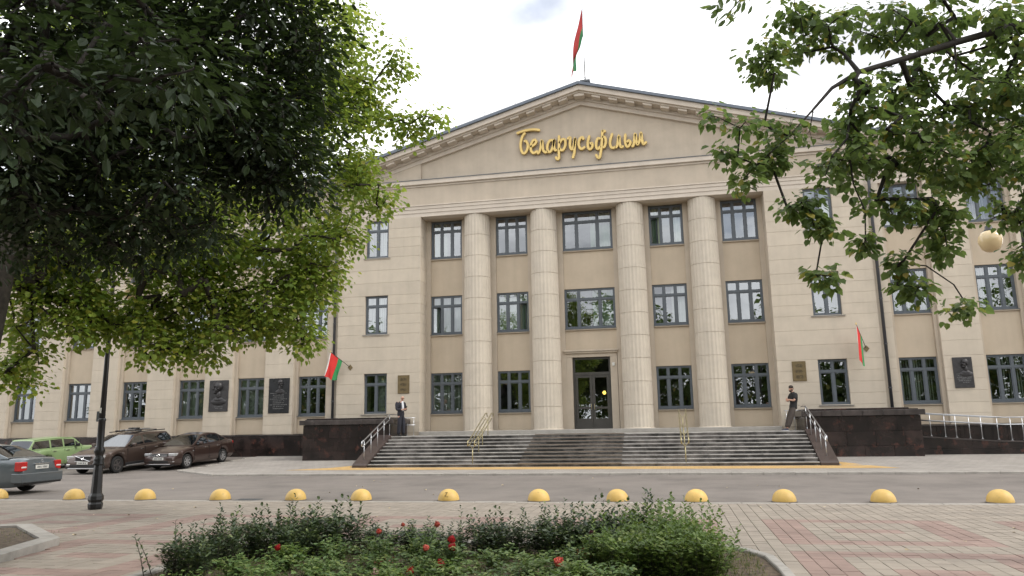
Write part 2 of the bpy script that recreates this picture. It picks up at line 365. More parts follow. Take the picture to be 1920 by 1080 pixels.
for i in range(144):
    for j in range(48):
        x = -15.3 + i * T; y = -17.68 - (j + 1) * T
        if inside(BED, x + .1, y + .1) or inside(PLANT, x + .1, y + .1): continue
        p = Vector((x + .1, y + .1, 0)) - CP; d = p.dot(CF)
        if d < 1: vis = 0
        else:
            px = 960 + FPX * p.dot(CR) / d; py = 540 - FPX * p.dot(CU) / d
            vis = (1 / d) if (1345 < px < 1910 or 20 < px < 480) and 950 < py < 1075 else 0
        tiles.append((vis, x, y, is_red(i, j)))
tiles.sort(key=lambda t: -t[0])
tme = {c: [MB().cbox(.003, T - .003, .002, T - .002, -.05, 0, .004).mesh('paver') for _ in range(1)] for c in (0, 1)}
for k, (vv, x, y, r) in enumerate(tiles[:300]):
    o = obj('paver', tme[int(r)][0], ('paver_grey', 'paver_red')[int(r)], square, (x, y, random.uniform(-.003, .003)), (random.uniform(-.008, .008), random.uniform(-.008, .008), random.uniform(-.006, .006)))
for c in (0, 1):
    b = MB()
    for vv, x, y, r in tiles[300:]:
        if int(r) != c: continue
        z = random.uniform(-.002, .002); e = .003
        b.add([(x+e+.004, y+e+.004, z), (x+T-e-.004, y+e+.004, z), (x+T-e-.004, y+T-e-.004, z), (x+e+.004, y+T-e-.004, z), (x+e, y+e, z-.018), (x+T-e, y+e, z-.018), (x+T-e, y+T-e, z-.018), (x+e, y+T-e, z-.018)],
              [(0,1,2,3), (4,5,1,0), (5,6,2,1), (6,7,3,2), (7,4,0,3)])
    o = b.build('paver_field', ('paver_grey', 'paver_red')[c], square, fix=False); o['kind'] = 'stuff'

# ================================================================== BUILDING
B = thing('office_building', 'cream three-storey building with four fluted columns under a pediment', 'building')
ZL = 1.29                                   # landing
FL = [(2.35, 4.33), (6.29, 8.26), (10.23, 12.19)]
ARCH = 12.23
courses = [(1.44, 1.895), (1.895, 2.35)]
for i, (b0, t0) in enumerate(FL):
    h = (t0 - b0) / 4; courses += [(b0 + h*k, b0 + h*(k+1)) for k in range(4)]
    if i < 2:
        n0 = FL[i+1][0]; h = (n0 - t0) / 3; courses += [(t0 + h*k, t0 + h*(k+1)) for k in range(3)]
courses[-1] = (courses[-1][0], ARCH)
wall = MB()
for s in (-1, 1):      # backing of the piers, a little behind the stone face
    for x0, x1 in ((8.37, 10.07), (11.30, 12.74)):
        wall.box(min(s*x0, s*x1), max(s*x0, s*x1), .014, .99, .2, ARCH)
    zz = [.2] + [z for f in FL for z in f] + [ARCH]
    for a, c in zip(zz[::2], zz[1::2]): wall.box(min(s*10.06, s*11.31), max(s*10.06, s*11.31), .013, .985, a, c)
wallo = wall.build('wall', 'stucco_mid', B)
cme = {}
def stone(x0, x1, y0, y1, z0, z1, m='stucco_light', par=None):
    g = .004; key = (round(x1-x0, 3), round(y1-y0, 3), round(z1-z0, 3))
    if key not in cme: cme[key] = MB().cbox(0, x1-x0, 0, y1-y0, g, z1-z0-g, .006).mesh('stone_course')
    obj('stone_course', cme[key], m, par or wallo, (x0, y0, z0))
for z0, z1 in courses:
    inwin = any(b0 - .01 < z0 and z1 < t0 + .05 for b0, t0 in FL)
    for s in (-1, 1):
        segs = [(8.36, 10.075), (11.295, 12.75)] if inwin else [(8.36, 12.75)]
        for a, c in segs: stone(min(s*a, s*c), max(s*a, s*c), 0, 1.0, z0, z1)

# --- wings
WB = [14.25 + 3.45*k for k in range(7)]; BH = .93
NL, NR = 7, 4
def bays(s): return WB[:NL if s < 0 else NR]
for s in (-1, 1):
    wing = MB(); bs = bays(s); edges = [12.755] + [q for c in bs for q in (c - BH, c + BH)] + [bs[-1] + BH + 1.6]
    for a, c in zip(edges[::2], edges[1::2]):
        wing.box(min(s*a, s*c) + .006, max(s*a, s*c) - .006, .114, .9, .2, ARCH)
        for z0, z1 in courses: stone(min(s*a, s*c), max(s*a, s*c), .10, .45, z0, z1)
    for c in bs:       # recessed bay: fillets beside the window and spandrels between storeys
        for e in (-1, 1):
            a0, a1 = sorted((s*c + e*.785, s*c + e*.926)); wing.box(a0, a1, .30, .88, 1.44, ARCH)
    wing.build('wing_wall', 'stucco_mid', B)
sp = {}
def spandrel(x0, x1, y, z0, z1, m='stucco_dark'):
    # plaster panel with a shallow raised rim
    k = (round(x1-x0, 3), round(z1-z0, 3))
    if k not in sp: sp[k] = MB().cbox(0, x1-x0, 0, .3, 0, z1-z0, .006).mesh('spandrel')
    obj('spandrel', sp[k], m, B, (x0, y, z0))
for s in (-1, 1):
    for c in bays(s):
        x0, x1 = s*c - .784, s*c + .784
        for a, b in ((1.44, FL[0][0] - .1), (FL[0][1], FL[1][0] - .1), (FL[1][1], FL[2][0] - .1)): spandrel(x0, x1, .42, a, b)
# --- recess behind the columns
CX = [2.14, 5.57]
rec = MB()
for c in CX:
    for s in (-1, 1): rec.box(s*c - .895, s*c + .895, 1.0, 1.6, 1.46, ARCH)
for s in (-1, 1): rec.box(min(s*8.135, s*8.365), max(s*8.135, s*8.365), .992, 1.6, 1.46, ARCH)
rec.build('recess_wall', 'stucco_mid', B)
REC = [(-8.135, -6.465), (-4.675, -3.035), (-1.245, 1.245), (3.035, 4.675), (6.465, 8.135)]
for k, (x0, x1) in enumerate(REC):
    if k != 2: spandrel(x0, x1, 1.07, 1.46, FL[0][0] - .1)
    spandrel(x0, x1, 1.07, FL[0][1] if k != 2 else 5.22, FL[1][0] - .1)
    spandrel(x0, x1, 1.07, FL[1][1], FL[2][0] - .1)
# stylobate under columns and wall
pl = MB(); pl.cbox(-8.36, 8.36, -.12, 1.7, ZL - .01, 1.46, .015); pl.build('stylobate', 'plinth_stone', B)
# --- columns
def fl(w):
    t = (w * 24 / (2*math.pi)) % 1.0
    return 1 - .028 * max(0, math.sin(math.pi * (t - .12) / .76)) if .12 < t < .88 else 1.0
ND = 10; H0, H1 = 1.46, 12.225; dm = []
for k in range(ND):
    z0 = H0 + (H1-H0)*k/ND; z1 = H0 + (H1-H0)*(k+1)/ND; hh = z1 - z0
    rad = lambda z: .695 - .045*((z - H0)/(H1 - H0))**1.6
    b = MB(); b.lathe([(rad(z0)-.022, .0), (rad(z0)-.022, .007), (rad(z0), .012), (rad(z1), hh-.012), (rad(z1)-.022, hh-.007), (rad(z1)-.022, hh)], 192, rf=fl)
    dm.append((z0, b.mesh('drum')))
for c in CX:
    for s in (-1, 1):
        base = MB().lathe([(.735, 0), (.735, .03), (.70, .05)], 64).build('column', 'column_stone', B, loc=(s*c, .70, 1.455))
        for z0, me in dm: obj('drum', me, 'column_stone', base, (0, 0, z0 - 1.455), (0, 0, R(7.5)))
# --- windows
GL = MATS['glass']
pane_me = {}
def bars(b, x0, x1, z0, z1, t, y0, y1):
    b.box(x0, x1, y0, y1, z0, z0+t); b.box(x0, x1, y0, y1, z1-t, z1); b.box(x0, x0+t, y0, y1, z0+t, z1-t); b.box(x1-t, x1, y0, y1, z0+t, z1-t)
win_me = {}
def window(x0, x1, z0, z1, yf, cols, dress=None, opened=None, sill=True, sillw=.06, big=None):
    w = x1 - x0; h = z1 - z0; tz = h * .735
    ws = big or [1/cols]*cols; xs = [0]
    for q in ws: xs.append(xs[-1] + q*w)
    key = (round(w, 3), round(h, 3), cols, opened)
    if key not in win_me:
        b = MB(); t = .075
        bars(b, 0, w, 0, h, t, 0, .10)
        for q in xs[1:-1]: b.box(q - .05, q + .05, .004, .096, t, h - t)
        b.box(t, w - t, -.004, .092, tz - .045, tz + .045)
        for i in range(cols):      # sash rims
            a = xs[i] + (t if i == 0 else .05); c = xs[i+1] - (t if i == cols-1 else .05)
            bars(b, a, c, tz + .045, h - t, .028, .022, .07)
            if opened != i: bars(b, a, c, t, tz - .045, .04, .022, .07)
        win_me[key] = b.mesh('window')
    o = obj('window', win_me[key], 'frame_grey', B, (x0, yf, z0))
    for i in range(cols):
        t = .075; a = xs[i] + (t if i == 0 else .05); c = xs[i+1] - (t if i == cols-1 else .05)
        for lo, hi, rim in ((tz + .045, h - t, .026), (t, tz - .045, .038)):
            if rim > .03 and opened == i:
                ww = c - a; hh = hi - lo; sb = MB(); bars(sb, 0, ww, 0, hh, .05, 0, .04); so = sb.build('sash', 'frame_grey', o, loc=(a, .02, lo), fix=False)
                so.rotation_euler = (0, 0, R(38)); g = MB().add([(.05, .02, .05), (ww-.05, .02, .05), (ww-.05, .02, hh-.05), (.05, .02, hh-.05)], [(0, 1, 2, 3)]).build('pane', GL, o, loc=(a, .02, lo), fix=False); g.rotation_euler = (0, 0, R(38))
                continue
            k2 = (round(c-a, 3), round(hi-lo, 3), rim)
            if k2 not in pane_me:
                pane_me[k2] = MB().add([(rim, 0, rim), (c-a-rim, 0, rim), (c-a-rim, 0, hi-lo-rim), (rim, 0, hi-lo-rim)], [(0, 1, 2, 3)]).mesh('pane')
            g = obj('pane', pane_me[k2], GL, o, (a, .045, lo)); g.rotation_euler = (random.uniform(-.006, .006), 0, random.uniform(-.006, .006))
    if sill:
        k3 = ('sill', round(w, 3), sillw)
        if k3 not in win_me: win_me[k3] = MB().cbox(-sillw, w + sillw, -.16, .1, -.10, -.03, .012).mesh('sill'); win_me[k3, 1] = MB().add([(-sillw-.01, -.18, -.028), (w+sillw+.01, -.18, -.028), (w+sillw+.01, .01, .006), (-sillw-.01, .01, .006), (-sillw-.01, -.18, -.05), (w+sillw+.01, -.18, -.05)], [(0,1,2,3), (4,5,1,0)]).mesh('flashing')
        obj('sill', win_me[k3], 'stucco_mid', o); obj('flashing', win_me[k3, 1], 'flashing', o)
    rr = random.random()
    if dress is None: dress = 'vert' if rr < .38 else ('curtain' if rr < .72 else 'none')
    if dress == 'vert':
        b = MB(); q = .1; a0, a1 = (.1, w - .1) if random.random() < .5 else ((.1, w*.55) if random.random() < .5 else (w*.5, w - .1)); x = a0
        while x < a1:
            an = random.uniform(.5, 1.1); dx = .045*math.cos(an); dy = .045*math.sin(an); b.add([(x-dx, .28-dy, .05), (x+dx, .28+dy, .05), (x+dx, .28+dy, h-.05), (x-dx, .28-dy, h-.05)], [(0,1,2,3)]); x += .105
        if b.v: b.build('blind', 'blind_white', o, fix=False)
    elif dress == 'curtain':
        for a0, a1 in random.choice([((.06, w*.36), (w*.66, w-.06)), ((.06, w*.45),), ((w*.55, w-.06),), ((.06, w-.06),)]):
            n = max(4, int((a1-a0)/.035)); b = MB(); v = []
            for i in range(n+1):
                x = a0 + (a1-a0)*i/n; yy = .3 + .035*math.sin(i*1.35 + x*3); v += [(x, yy, .03), (x, yy, h-.04)]
            b.add(v, [(2*i, 2*i+2, 2*i+3, 2*i+1) for i in range(n)]).build('curtain', random.choice(['curtain_green', 'blind_white', 'curtain_green']), o, fix=False, smooth=True)
    return o
DR = {(0,0):'vert',(0,1):'none',(0,3):'none',(0,4):'none',(1,0):'curtain',(1,1):'curtain',(1,2):'curtain',(1,3):'curtain',(1,4):'none',(2,0):'curtain',(2,1):'none',(2,2):'curtain',(2,3):'curtain',(2,4):'none'}
for f, (z0, z1) in enumerate(FL):
    for k, (x0, x1) in enumerate(REC):
        if f == 0 and k == 2: continue
        op = {(1, 0): 0, (1, 1): 2, (2, 3): 0}.get((f, k))
        window(x0 + .004, x1 - .004, z0, z1, 1.13, 3, DR.get((f, k)), op, sillw=-.004, big=[.28, .42, .30] if k == 2 else None)
    for s in (-1, 1):
        x0, x1 = sorted((s*10.08, s*11.29)); window(x0, x1, z0, z1, .13, 2, 'vert' if s < 0 else ('none' if f < 2 else 'curtain'), sillw=.11)
        for c in bays(s): window(s*c - .782, s*c + .782, z0, z1, .50, 3, sillw=-.004)
# --- door and its surround
dr = MB(); bars(dr, -.91, .91, 1.46, 4.87, .09, 0, .12); dr.box(-.82, .82, .004, .116, 4.02, 4.16)
door = dr.build('door', 'door_brown', B, loc=(-.03, 1.2, 0))
for s in (-1, 1):
    lf = MB(); a, c = (-.815, -.006) if s < 0 else (.006, .815); bars(lf, a, c, 1.475, 4.02, .12, .03, .085); lf.box(a + .12, c - .12, .032, .083, 1.595, 1.95); lf.box(a + .12, c - .12, .032, .083, 2.40, 2.50)
    lo = lf.build('door_leaf', 'door_brown', door)
    for q0, q1 in ((1.95, 2.40), (2.50, 3.90)): MB().add([(a+.12, .06, q0), (c-.12, .06, q0), (c-.12, .06, q1), (a+.12, .06, q1)], [(0,1,2,3)]).build('pane', GL, lo, fix=False)
    MB().tube([(s*.075, .02, 2.36), (s*.075, -.03, 2.38), (s*.075, -.03, 2.62), (s*.075, .02, 2.64)], .014, 8).build('handle', 'brass', lo, smooth=True)
MB().add([(-.82, .06, 4.16), (.82, .06, 4.16), (.82, .06, 4.78), (-.82, .06, 4.78)], [(0,1,2,3)]).build('pane', GL, door, fix=False)
ds = MB()
for s in (-1, 1): ds.box(min(s*.92, s*1.25)-.03, max(s*.92, s*1.25)-.03, 1.04, 1.5, 1.462, 4.88)
ds.box(-1.275, 1.215, 1.03, 1.5, 4.885, 5.06); ds.cbox(-1.33, 1.27, .93, 1.5, 5.06, 5.14, .02); ds.cbox(-1.36, 1.30, .88, 1.5, 5.142, 5.22, .02)
ds.build('door_surround', 'stucco_mid', B)
MB().cbox(.98, 1.10, .98, 1.03, 4.42, 4.58, .01).build('intercom_box', 'blind_white', B)
# --- inside: floors, partitions, back wall, so the panes look into rooms
ins = MB()
for z in (1.3, 5.1, 9.05, 12.9): ins.box(-38.8, 26.6, 1.62, 6.0, z, z + .25)
ins.box(-38.8, 26.6, 6.0, 6.3, .3, 14)
for x in list(np.arange(-36, 26, 6.9)) + [-9.2, 9.2, 13.0, -13.0]: ins.box(x - .06, x + .06, 1.63, 6.0, 1.5, 12.95)
for s in (-1, 1):
    e0, e1 = (8.4, WB[(NL if s < 0 else NR) - 1] + 2.4)
    for z in (1.3, 5.1, 9.05, 12.9): ins.box(min(s*e0, s*e1), max(s*e0, s*e1), .9 + .1, 1.7, z + .01, z + .24)
ins.build('interior', 'interior', B)
mat('hall_lamp', (.9, .6, .1)); hl = MATS['hall_lamp'].node_tree.nodes['Principled BSDF']; hl.inputs['Emission Color'].default_value = (1, .62, .12, 1); hl.inputs['Emission Strength'].default_value = 2.2
MB().lathe([(.001, -.1), (.06, -.08), (.1, 0), (.06, .08), (.001, .1)], 16).build('hall_lamp', 'hall_lamp', B, True, (.33, 3.6, 3.25))
# --- entablature
def run(name, segs, prof, m='cornice'):
    # horizontal mouldings: each profile step (front y offset, z0, z1)
    for x0, x1, yf in segs:
        b = MB()
        for dy, z0, z1, ov in prof: b.cbox(x0 - ov, x1 + ov, yf + dy, yf + .6, z0, z1, .008)
        b.build(name, m, B)
XL = WB[NL-1] + BH + 1.6; XR = WB[NR-1] + BH + 1.6
WSEG = [(-XL, -12.76, .10), (12.76, XR, .10)]
SEG = [(-12.75, 12.75, 0)]
ARP = [(.03, 12.232, 12.43, 0), (.0, 12.432, 12.62, .0), (-.03, 12.622, 12.78, 0), (-.07, 12.782, 12.84, 0)]
run('architrave', SEG, ARP); run('architrave', WSEG, ARP)
run('frieze', SEG, [(.0, 12.842, 13.80, 0)], 'stucco_mid'); run('frieze', WSEG, [(.0, 12.842, 13.80, 0)], 'stucco_mid')
MB().box(-8.365, 8.365, .2, 1.65, 12.236, 12.35).build('soffit', 'stucco_dark', B)
run('horizontal_cornice', SEG, [(-.05, 13.802, 13.905, 0), (-.17, 13.906, 14.15, .0)])
MB().add([(-12.75, -.20, 14.156), (12.75, -.20, 14.156), (12.75, .15, 14.19), (-12.75, .15, 14.19), (-12.75, -.20, 14.12), (12.75, -.20, 14.12)], [(0,1,2,3), (4,5,1,0)]).build('cornice_flashing', 'flashing', B, fix=False)
run('wing_cornice', WSEG, [(-.06, 13.802, 13.95, 0), (-.12, 13.952, 14.12, 0), (-.45, 14.122, 14.36, 0), (-.52, 14.362, 14.50, 0)])
for x0, x1, yf in WSEG:
    MB().cbox(x0, x1, yf - .62, yf + .2, 14.502, 14.66, .02).build('gutter', 'roof_metal', B)
# --- pediment
SL = .281
def rakepoly(zt, zb, xm):
    return [(-xm, zb - SL*xm), (0, zb), (xm, zb - SL*xm), (xm, zt - SL*xm), (0, zt), (-xm, zt - SL*xm)]
def rake(name, zt, zb, y0, y1, xm, m):
    b = MB(); p = rakepoly(zt, zb, xm)
    b.prism([p[0], p[1], p[4], p[5]], y0, y1); b.prism([p[1], p[2], p[3], p[4]], y0, y1); return b.build(name, m, B)
rake('raking_cornice', 18.15, 17.90, -.74, .5, 13.05, 'cornice')
rake('raking_cornice', 17.898, 17.82, -.62, .5, 13.0, 'cornice')
rake('bed_moulding', 17.818, 17.62, -.12, .5, 12.9, 'cornice')
rake('bed_moulding', 17.618, 17.41, -.03, .5, 12.8, 'cornice')
rake('roof_edge', 18.30, 18.152, -.86, -.30, 13.15, 'roof_metal')
tp = MB(); tp.prism([(-8.36, 14.1), (8.36, 14.1), (8.36, 17.45 - SL*8.36), (0, 17.45), (-8.36, 17.45 - SL*8.36)], .13, .5); tp.build('tympanum', 'stucco_mid', B)
for s in (-1, 1):
    tb = MB(); tb.prism([(s*8.36, 14.1), (s*12.75, 14.1), (s*12.75, 17.45 - SL*12.75), (s*8.36, 17.45 - SL*8.36)], .0, .5); tb.build('tympanum_end', 'stucco_mid', B)
mut = MB().add([(-.21, 0, -.02-.21*-SL*1), (.21, 0, -.02-.21*SL), (.21, .42, -.02-.21*SL), (-.21, .42, -.02+.21*SL), (-.21, 0, -.12+.21*SL), (.21, 0, -.12-.21*SL), (.21, .42, -.12-.21*SL), (-.21, .42, -.12+.21*SL)],
               [(0,1,2,3), (7,6,5,4), (0,4,5,1), (1,5,6,2), (2,6,7,3), (3,7,4,0)]).mesh('mutule')
mut0 = MB().cbox(-.26, .26, 0, .42, -.16, 0, .01).mesh('mutule')
for k in range(-15, 16):
    x = k * .82
    if k == 0: obj('mutule', mut0, 'cornice', B, (0, -.56, 17.80)); continue
    o = obj('mutule', mut, 'cornice', B, (x, -.56, 17.835 - SL*abs(x)))
    if k < 0: o.scale = (-1, 1, 1)
# --- roofs
rf = MB()
for s in (-1, 1): rf.add([(0, -.5, 18.296), (s*13.15, -.5, 18.296 - SL*13.15), (s*13.15, 14, 18.296 - SL*13.15), (0, 14, 18.296)], [(0,1,2,3)])
rf.build('roof', 'roof_metal', B, fix=False)
for x0, x1, yf in WSEG:
    MB().add([(x0, yf - .5, 14.665), (x1, yf - .5, 14.665), (x1, 9, 16.9), (x0, 9, 16.9)], [(0,1,2,3)]).build('wing_roof', 'roof_metal', B, fix=False)
# thin guard rail along the roof edges
gr = MB()
for s in (-1, 1):
    gr.tube([(0, -.6, 18.62), (s*13, -.6, 18.62 - SL*13)], .011, 5); gr.tube([(0, -.6, 18.46), (s*13, -.6, 18.46 - SL*13)], .008, 5)
    for k in range(1, 9): gr.tube([(s*1.6*k, -.6, 18.28 - SL*1.6*k), (s*1.6*k, -.6, 18.63 - SL*1.6*k)], .010, 5)
for x0, x1, yf in WSEG:
    gr.tube([(x0, -.3, 15.05), (x1, -.3, 15.05)], .011, 5); x = x0 + .5
    while x < x1: gr.tube([(x, -.3, 14.6), (x, -.3, 15.06)], .01, 5); x += 1.7
gr.build('guard_rail', 'flashing', B)
# --- downpipes
for s in (-1, 1):
    x = s*12.92; d = MB(); d.tube([(x, -.12, 13.55), (x, -.10, 12.0), (x, -.02, 11.7), (x, -.02, 2.1)], .068, 10)
    dp = d.build('downpipe', 'pipe_grey', B, True)
    MB().lathe([(.07, -.5), (.075, -.35), (.2, 0), (.21, .12), (.2, .13)], 12, (x, -.2, 14.05)).build('rainwater_head', 'pipe_grey', dp)
    for z in (3., 4.9, 6.9, 8.9, 10.9): MB().lathe([(.082, 0), (.082, .05)], 12, (x, -.02, z)).build('bracket', 'pipe_grey', dp)
# --- granite plinth along the wings, slab by slab
plw = MB()
for x0, x1 in ((-XL, -12.76), (12.76, XR)): plw.box(x0, x1, .03, .6, 0, 1.36)
pw = plw.build('plinth', 'granite', B)
smesh = {}
def slab(par, x0, x1, y0, y1, z0, z1, m='granite', name='granite_slab', c=.006, jit=.003):
    k = (round(x1-x0, 3), round(y1-y0, 3), round(z1-z0, 3))
    if k not in smesh: smesh[k] = MB().cbox(.003, x1-x0-.003, .003, y1-y0-.003, .003, z1-z0-.003, c).mesh('granite_slab')
    obj(name, smesh[k], m, par, (x0, y0 + random.uniform(-jit, jit), z0))
for x0, x1 in ((-XL, -12.76), (12.76, XR)):
    n = round((x1-x0)/.92); w = (x1-x0)/n
    for i in range(n):
        for a, c in ((.02, .72), (.72, 1.36)): slab(pw, x0 + i*w, x0 + (i+1)*w, .0, .1, a, c)
        slab(pw, x0 + i*w, x0 + (i+1)*w, -.03, .12, 1.36, 1.43, 'granite_cap')

# ================================================================== ENTRANCE STAIRS, TERRACES, RAMP
ST = thing('entrance_stairs', 'wide flight of worn dark granite steps leading up to the columns', 'stairs', (0, -5.05, .06))
NS = 9; RH = (ZL - .06)/NS; TR = .335
for k in range(NS):
    y0 = TR*k; z0 = RH*k
    last = k == NS-1
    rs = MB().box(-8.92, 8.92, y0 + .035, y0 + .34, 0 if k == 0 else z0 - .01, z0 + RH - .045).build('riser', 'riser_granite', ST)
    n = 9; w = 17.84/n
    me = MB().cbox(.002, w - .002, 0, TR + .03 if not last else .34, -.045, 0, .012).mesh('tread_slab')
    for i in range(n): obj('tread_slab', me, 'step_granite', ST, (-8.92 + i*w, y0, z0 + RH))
yl = -5.05 + TR*(NS-1)
lm = MB().box(-9.0, 9.0, .33, 2.25, .2, ZL - .06 - .012)
ld = lm.build('landing', 'joint_sand', ST, loc=(0, TR*(NS-1), 0))
n = 20; w = 18/n
me = MB().cbox(.003, w - .003, .003, .62, -.03, 0, .005).mesh('landing_slab')
for i in range(n):
    for j in range(4): obj('landing_slab', me, 'landing_stone', ld, (-9 + i*w, .345 + j*.625 - (0 if j < 3 else .02), ZL - .06))
for s in (-1, 1):       # sloping cheek walls
    c = MB(); x0, x1 = (-9.56, -8.925) if s < 0 else (8.925, 9.56)
    c.prism([(-.08, -.1), (-.08, .10), (.02, .17), (TR*8 + .05, ZL - .06 + .07), (TR*8 + .36, ZL - .06 + .07), (TR*8 + .36, -.1)], x0, x1, 'x')
    c.build('cheek_wall', 'cheek_granite', ST)
# carpet runner in front of the door
CA = thing('door_carpet', 'dull grey-brown runner of mats laid up the steps to the door', 'carpet', (0, -5.05, .06))
for k in range(NS):
    xa, xb = -2.5 + .03*k, 1.62 - .0*k
    m_ = MB(); m_.box(xa, xb, TR*k - .006, TR*k + .30, RH*(k+1) + .002, RH*(k+1) + .012); m_.build('step_mat', 'rubber_mat', CA)
    MB().box(xa, xb, TR*k - .012, TR*k + .02, RH*(k+1) - .012, RH*(k+1) + .016).build('mat_nosing', 'mat_edge', CA)
MB().box(-1.5, 1.1, TR*8 + .45, TR*8 + 2.1, ZL - .06 + .003, ZL - .06 + .015).build('door_mat', 'rubber_mat', CA)
TZ = 2.13
for s in (-1, 1):
    nm = 'granite_terrace'
    t = thing(nm, 'polished dark granite terrace block ' + ('beside the ramp railing' if s > 0 else 'nearest the parked cars'), 'terrace', (s*11.5, -1.0, .1))
    x0, x1 = sorted((s*8.98, s*13.35)); x0 -= s*11.5; x1 -= s*11.5
    core = MB().box(x0 + .05, x1 - .05, -1.12, 1.05, -.2, TZ - .12).build('core', 'granite', t)
    zs = [-.02, .56, 1.14, 1.75]; 
    for j in range(3):
        n = 4; w = (x1-x0)/n; off = (0, .45, .2)[j]
        xs = [x0] + [x0 + off + w*i for i in range(0 if off else 1, n)] + [x1]
        for a, c in zip(xs[:-1], xs[1:]): slab(core, a, c, -1.2, -1.1, zs[j], zs[j+1])
        for a, c in ((-1.1, -.35), (-.35, .4), (.4, 1.05)):
            for e in (x0, x1 - .06): 
                k = MB().cbox(0, .06, .003, c-a-.003, .003, zs[j+1]-zs[j]-.003, .005); k.build('granite_slab', 'granite', core, loc=(e, a, zs[j]))
    n = 6; w = (x1-x0+.3)/n
    for i in range(n): slab(t, x0 - .15 + i*w, x0 - .15 + (i+1)*w, -1.33, 1.0, 1.753, 1.98, 'granite_cap', 'cap_slab', .012)
    MB().cbox(x0 + .05, x1 - .35, -1.0, 1.0, 1.982, TZ - .07, .012).build('upper_cap', 'granite', t)
# ramp on the right
rt = thing('access_ramp', 'low dark granite ramp wall running along the building plinth', 'ramp', (13.4, -1.6, 0))
core = MB(); core.prism([(.0, 0), (0, .96), (3.2, .72), (13, .68), (13, 0)], -.0, 1.55); co = core.build('ramp_body', 'landing_stone', rt)
x = 0.; k = 0
while x < 12.8:
    zt = lambda q: .96 - .24*q/3.2 if q < 3.2 else .72 - .04*(q-3.2)/9.8
    w = .95; za, zb = zt(x), zt(x+w)
    for lo, hi0, hi1 in ((.05, .50, .50), (.506, za, zb)):
        MB().add([(x+.003, -.06, lo), (x+w-.003, -.06, lo), (x+w-.003, -.06, hi1), (x+.003, -.06, hi0), (x+.003, .0, lo), (x+w-.003, 0, lo), (x+w-.003, 0, hi1), (x+.003, 0, hi0)], [(0,1,2,3), (3,2,6,7), (0,3,7,4), (1,5,6,2)]).build('granite_slab', 'granite', co)
    MB().add([(x+.002, -.09, za), (x+w-.002, -.09, zb), (x+w-.002, .22, zb), (x+.002, .22, za), (x+.002, -.09, za+.05), (x+w-.002, -.09, zb+.05), (x+w-.002, .22, zb+.05), (x+.002, .22, za+.05)], [(0,1,5,4), (4,5,6,7), (3,7,6,2), (0,4,7,3), (1,2,6,5)]).build('cap_slab', 'granite_cap', co)
    x += w
# railings
def railing(name, label, pts, hts, m, posts, r=.021, pr=.016, group=None, loop=False, par=None):
    t = thing(name, label, 'railing', pts[0], group=group); o = Vector(pts[0]); P = [Vector(p) - o for p in pts]
    for h in hts: MB().tube([p + Vector((0, 0, h)) for p in P], r, 8).build('rail', m, t, True)
    for q in posts:
        # q = param along polyline
        i = min(int(q), len(P)-2); p = P[i].lerp(P[i+1], q - i); MB().tube([p, p + Vector((0, 0, hts[0] if len(hts) == 1 else max(hts)))], pr, 8).build('post', m, t, True); MB().lathe([(.05, 0), (.05, .012), (.02, .014)], 12, p).build('base_plate', m, t)
    return t
for yy, lab in ((-1.5, 'outer'), (-.25, 'inner')):
    railing('ramp_railing', 'steel two-bar railing on the %s edge of the ramp' % ('outer' if yy < -1 else 'wall-side'), [(13.5, yy, 1.02), (16.6, yy, .79), (26, yy, .74)], [.9, .62], 'steel', [.12, .42, .72, 1.02, 1.12, 1.22, 1.32, 1.42, 1.52, 1.7, 1.9])
# stair side handrails: double tube with closed end loops
def stair_rail(x, side):
    y0, z0, y1, z1 = -5.05 + .35, .22, yl + .1, ZL + .09
    t = thing('stair_handrail', 'double steel tube handrail on the stair cheek ' + ('by the man in the black shirt' if side > 0 else 'by the bald man'), 'handrail', (x, y0, z0))
    dy, dz = y1 - y0, z1 - z0
    for h, e in ((.95, .0), (.72, .0)):
        MB().tube([(0, -.12, h - .02), (0, 0, h), (-side*.22, dy, dz + h - .05), (-side*.26, dy + .8, dz + h - .05)], .026, 10).build('rail', 'steel', t, True)
    MB().tube([(0, -.12, .93), (0, -.2, .90), (0, -.2, .73), (0, -.12, .70)], .026, 10).build('end_loop', 'steel', t, True)
    for q in (0.02, .27, .52, .77, 1.0): MB().tube([(-side*.22*q, dy*q, dz*q + -.04), (-side*.22*q, dy*q, dz*q + .93 - .05*q)], .018, 8).build('post', 'steel', t, True); MB().lathe([(.055, -.02), (.055, .01), (.02, .014)], 12, (-side*.22*q, dy*q, dz*q - .03)).build('base_plate', 'steel', t)
stair_rail(-9.24, -1); stair_rail(9.24, 1)
def mid_rail(x, lab):
    y0, z0, y1, z1 = -5.05 + .15, .06 + RH, yl + .25, ZL
    t = thing('stair_handrail', 'brass double handrail standing in the steps ' + lab, 'handrail', (x, y0, z0)); dy, dz = y1-y0, z1-z0
    for e in (-.14, .14):
        MB().tube([(e, -.25, .72), (e, -.25, .9), (e, 0, .94), (e, dy, dz + .95), (e, dy + .28, dz + .97), (e, dy + .34, dz + .8)], .024, 10).build('rail', 'brass', t, True)
        MB().tube([(e, -.25, .72), (e, 0, .74), (e, dy, dz + .72)], .02, 10).build('lower_rail', 'brass', t, True)
    for q in (0.0, .34, .68, 1.0):
        k = min(NS-1, int(round(q*8))); yy = (TR*k + .12) - .15; zz = RH*k
        MB().tube([(0, yy, zz), (0, yy, zz + .62)], .022, 8).build('post', 'brass', t, True); MB().tube([(-.14, yy, zz + .78), (0, yy, zz + .6), (.14, yy, zz + .78)], .016, 8).build('fork', 'brass', t, True)
mid_rail(-4.4, 'left of the door in front of a column'); mid_rail(4.08, 'between the door and the man in black')
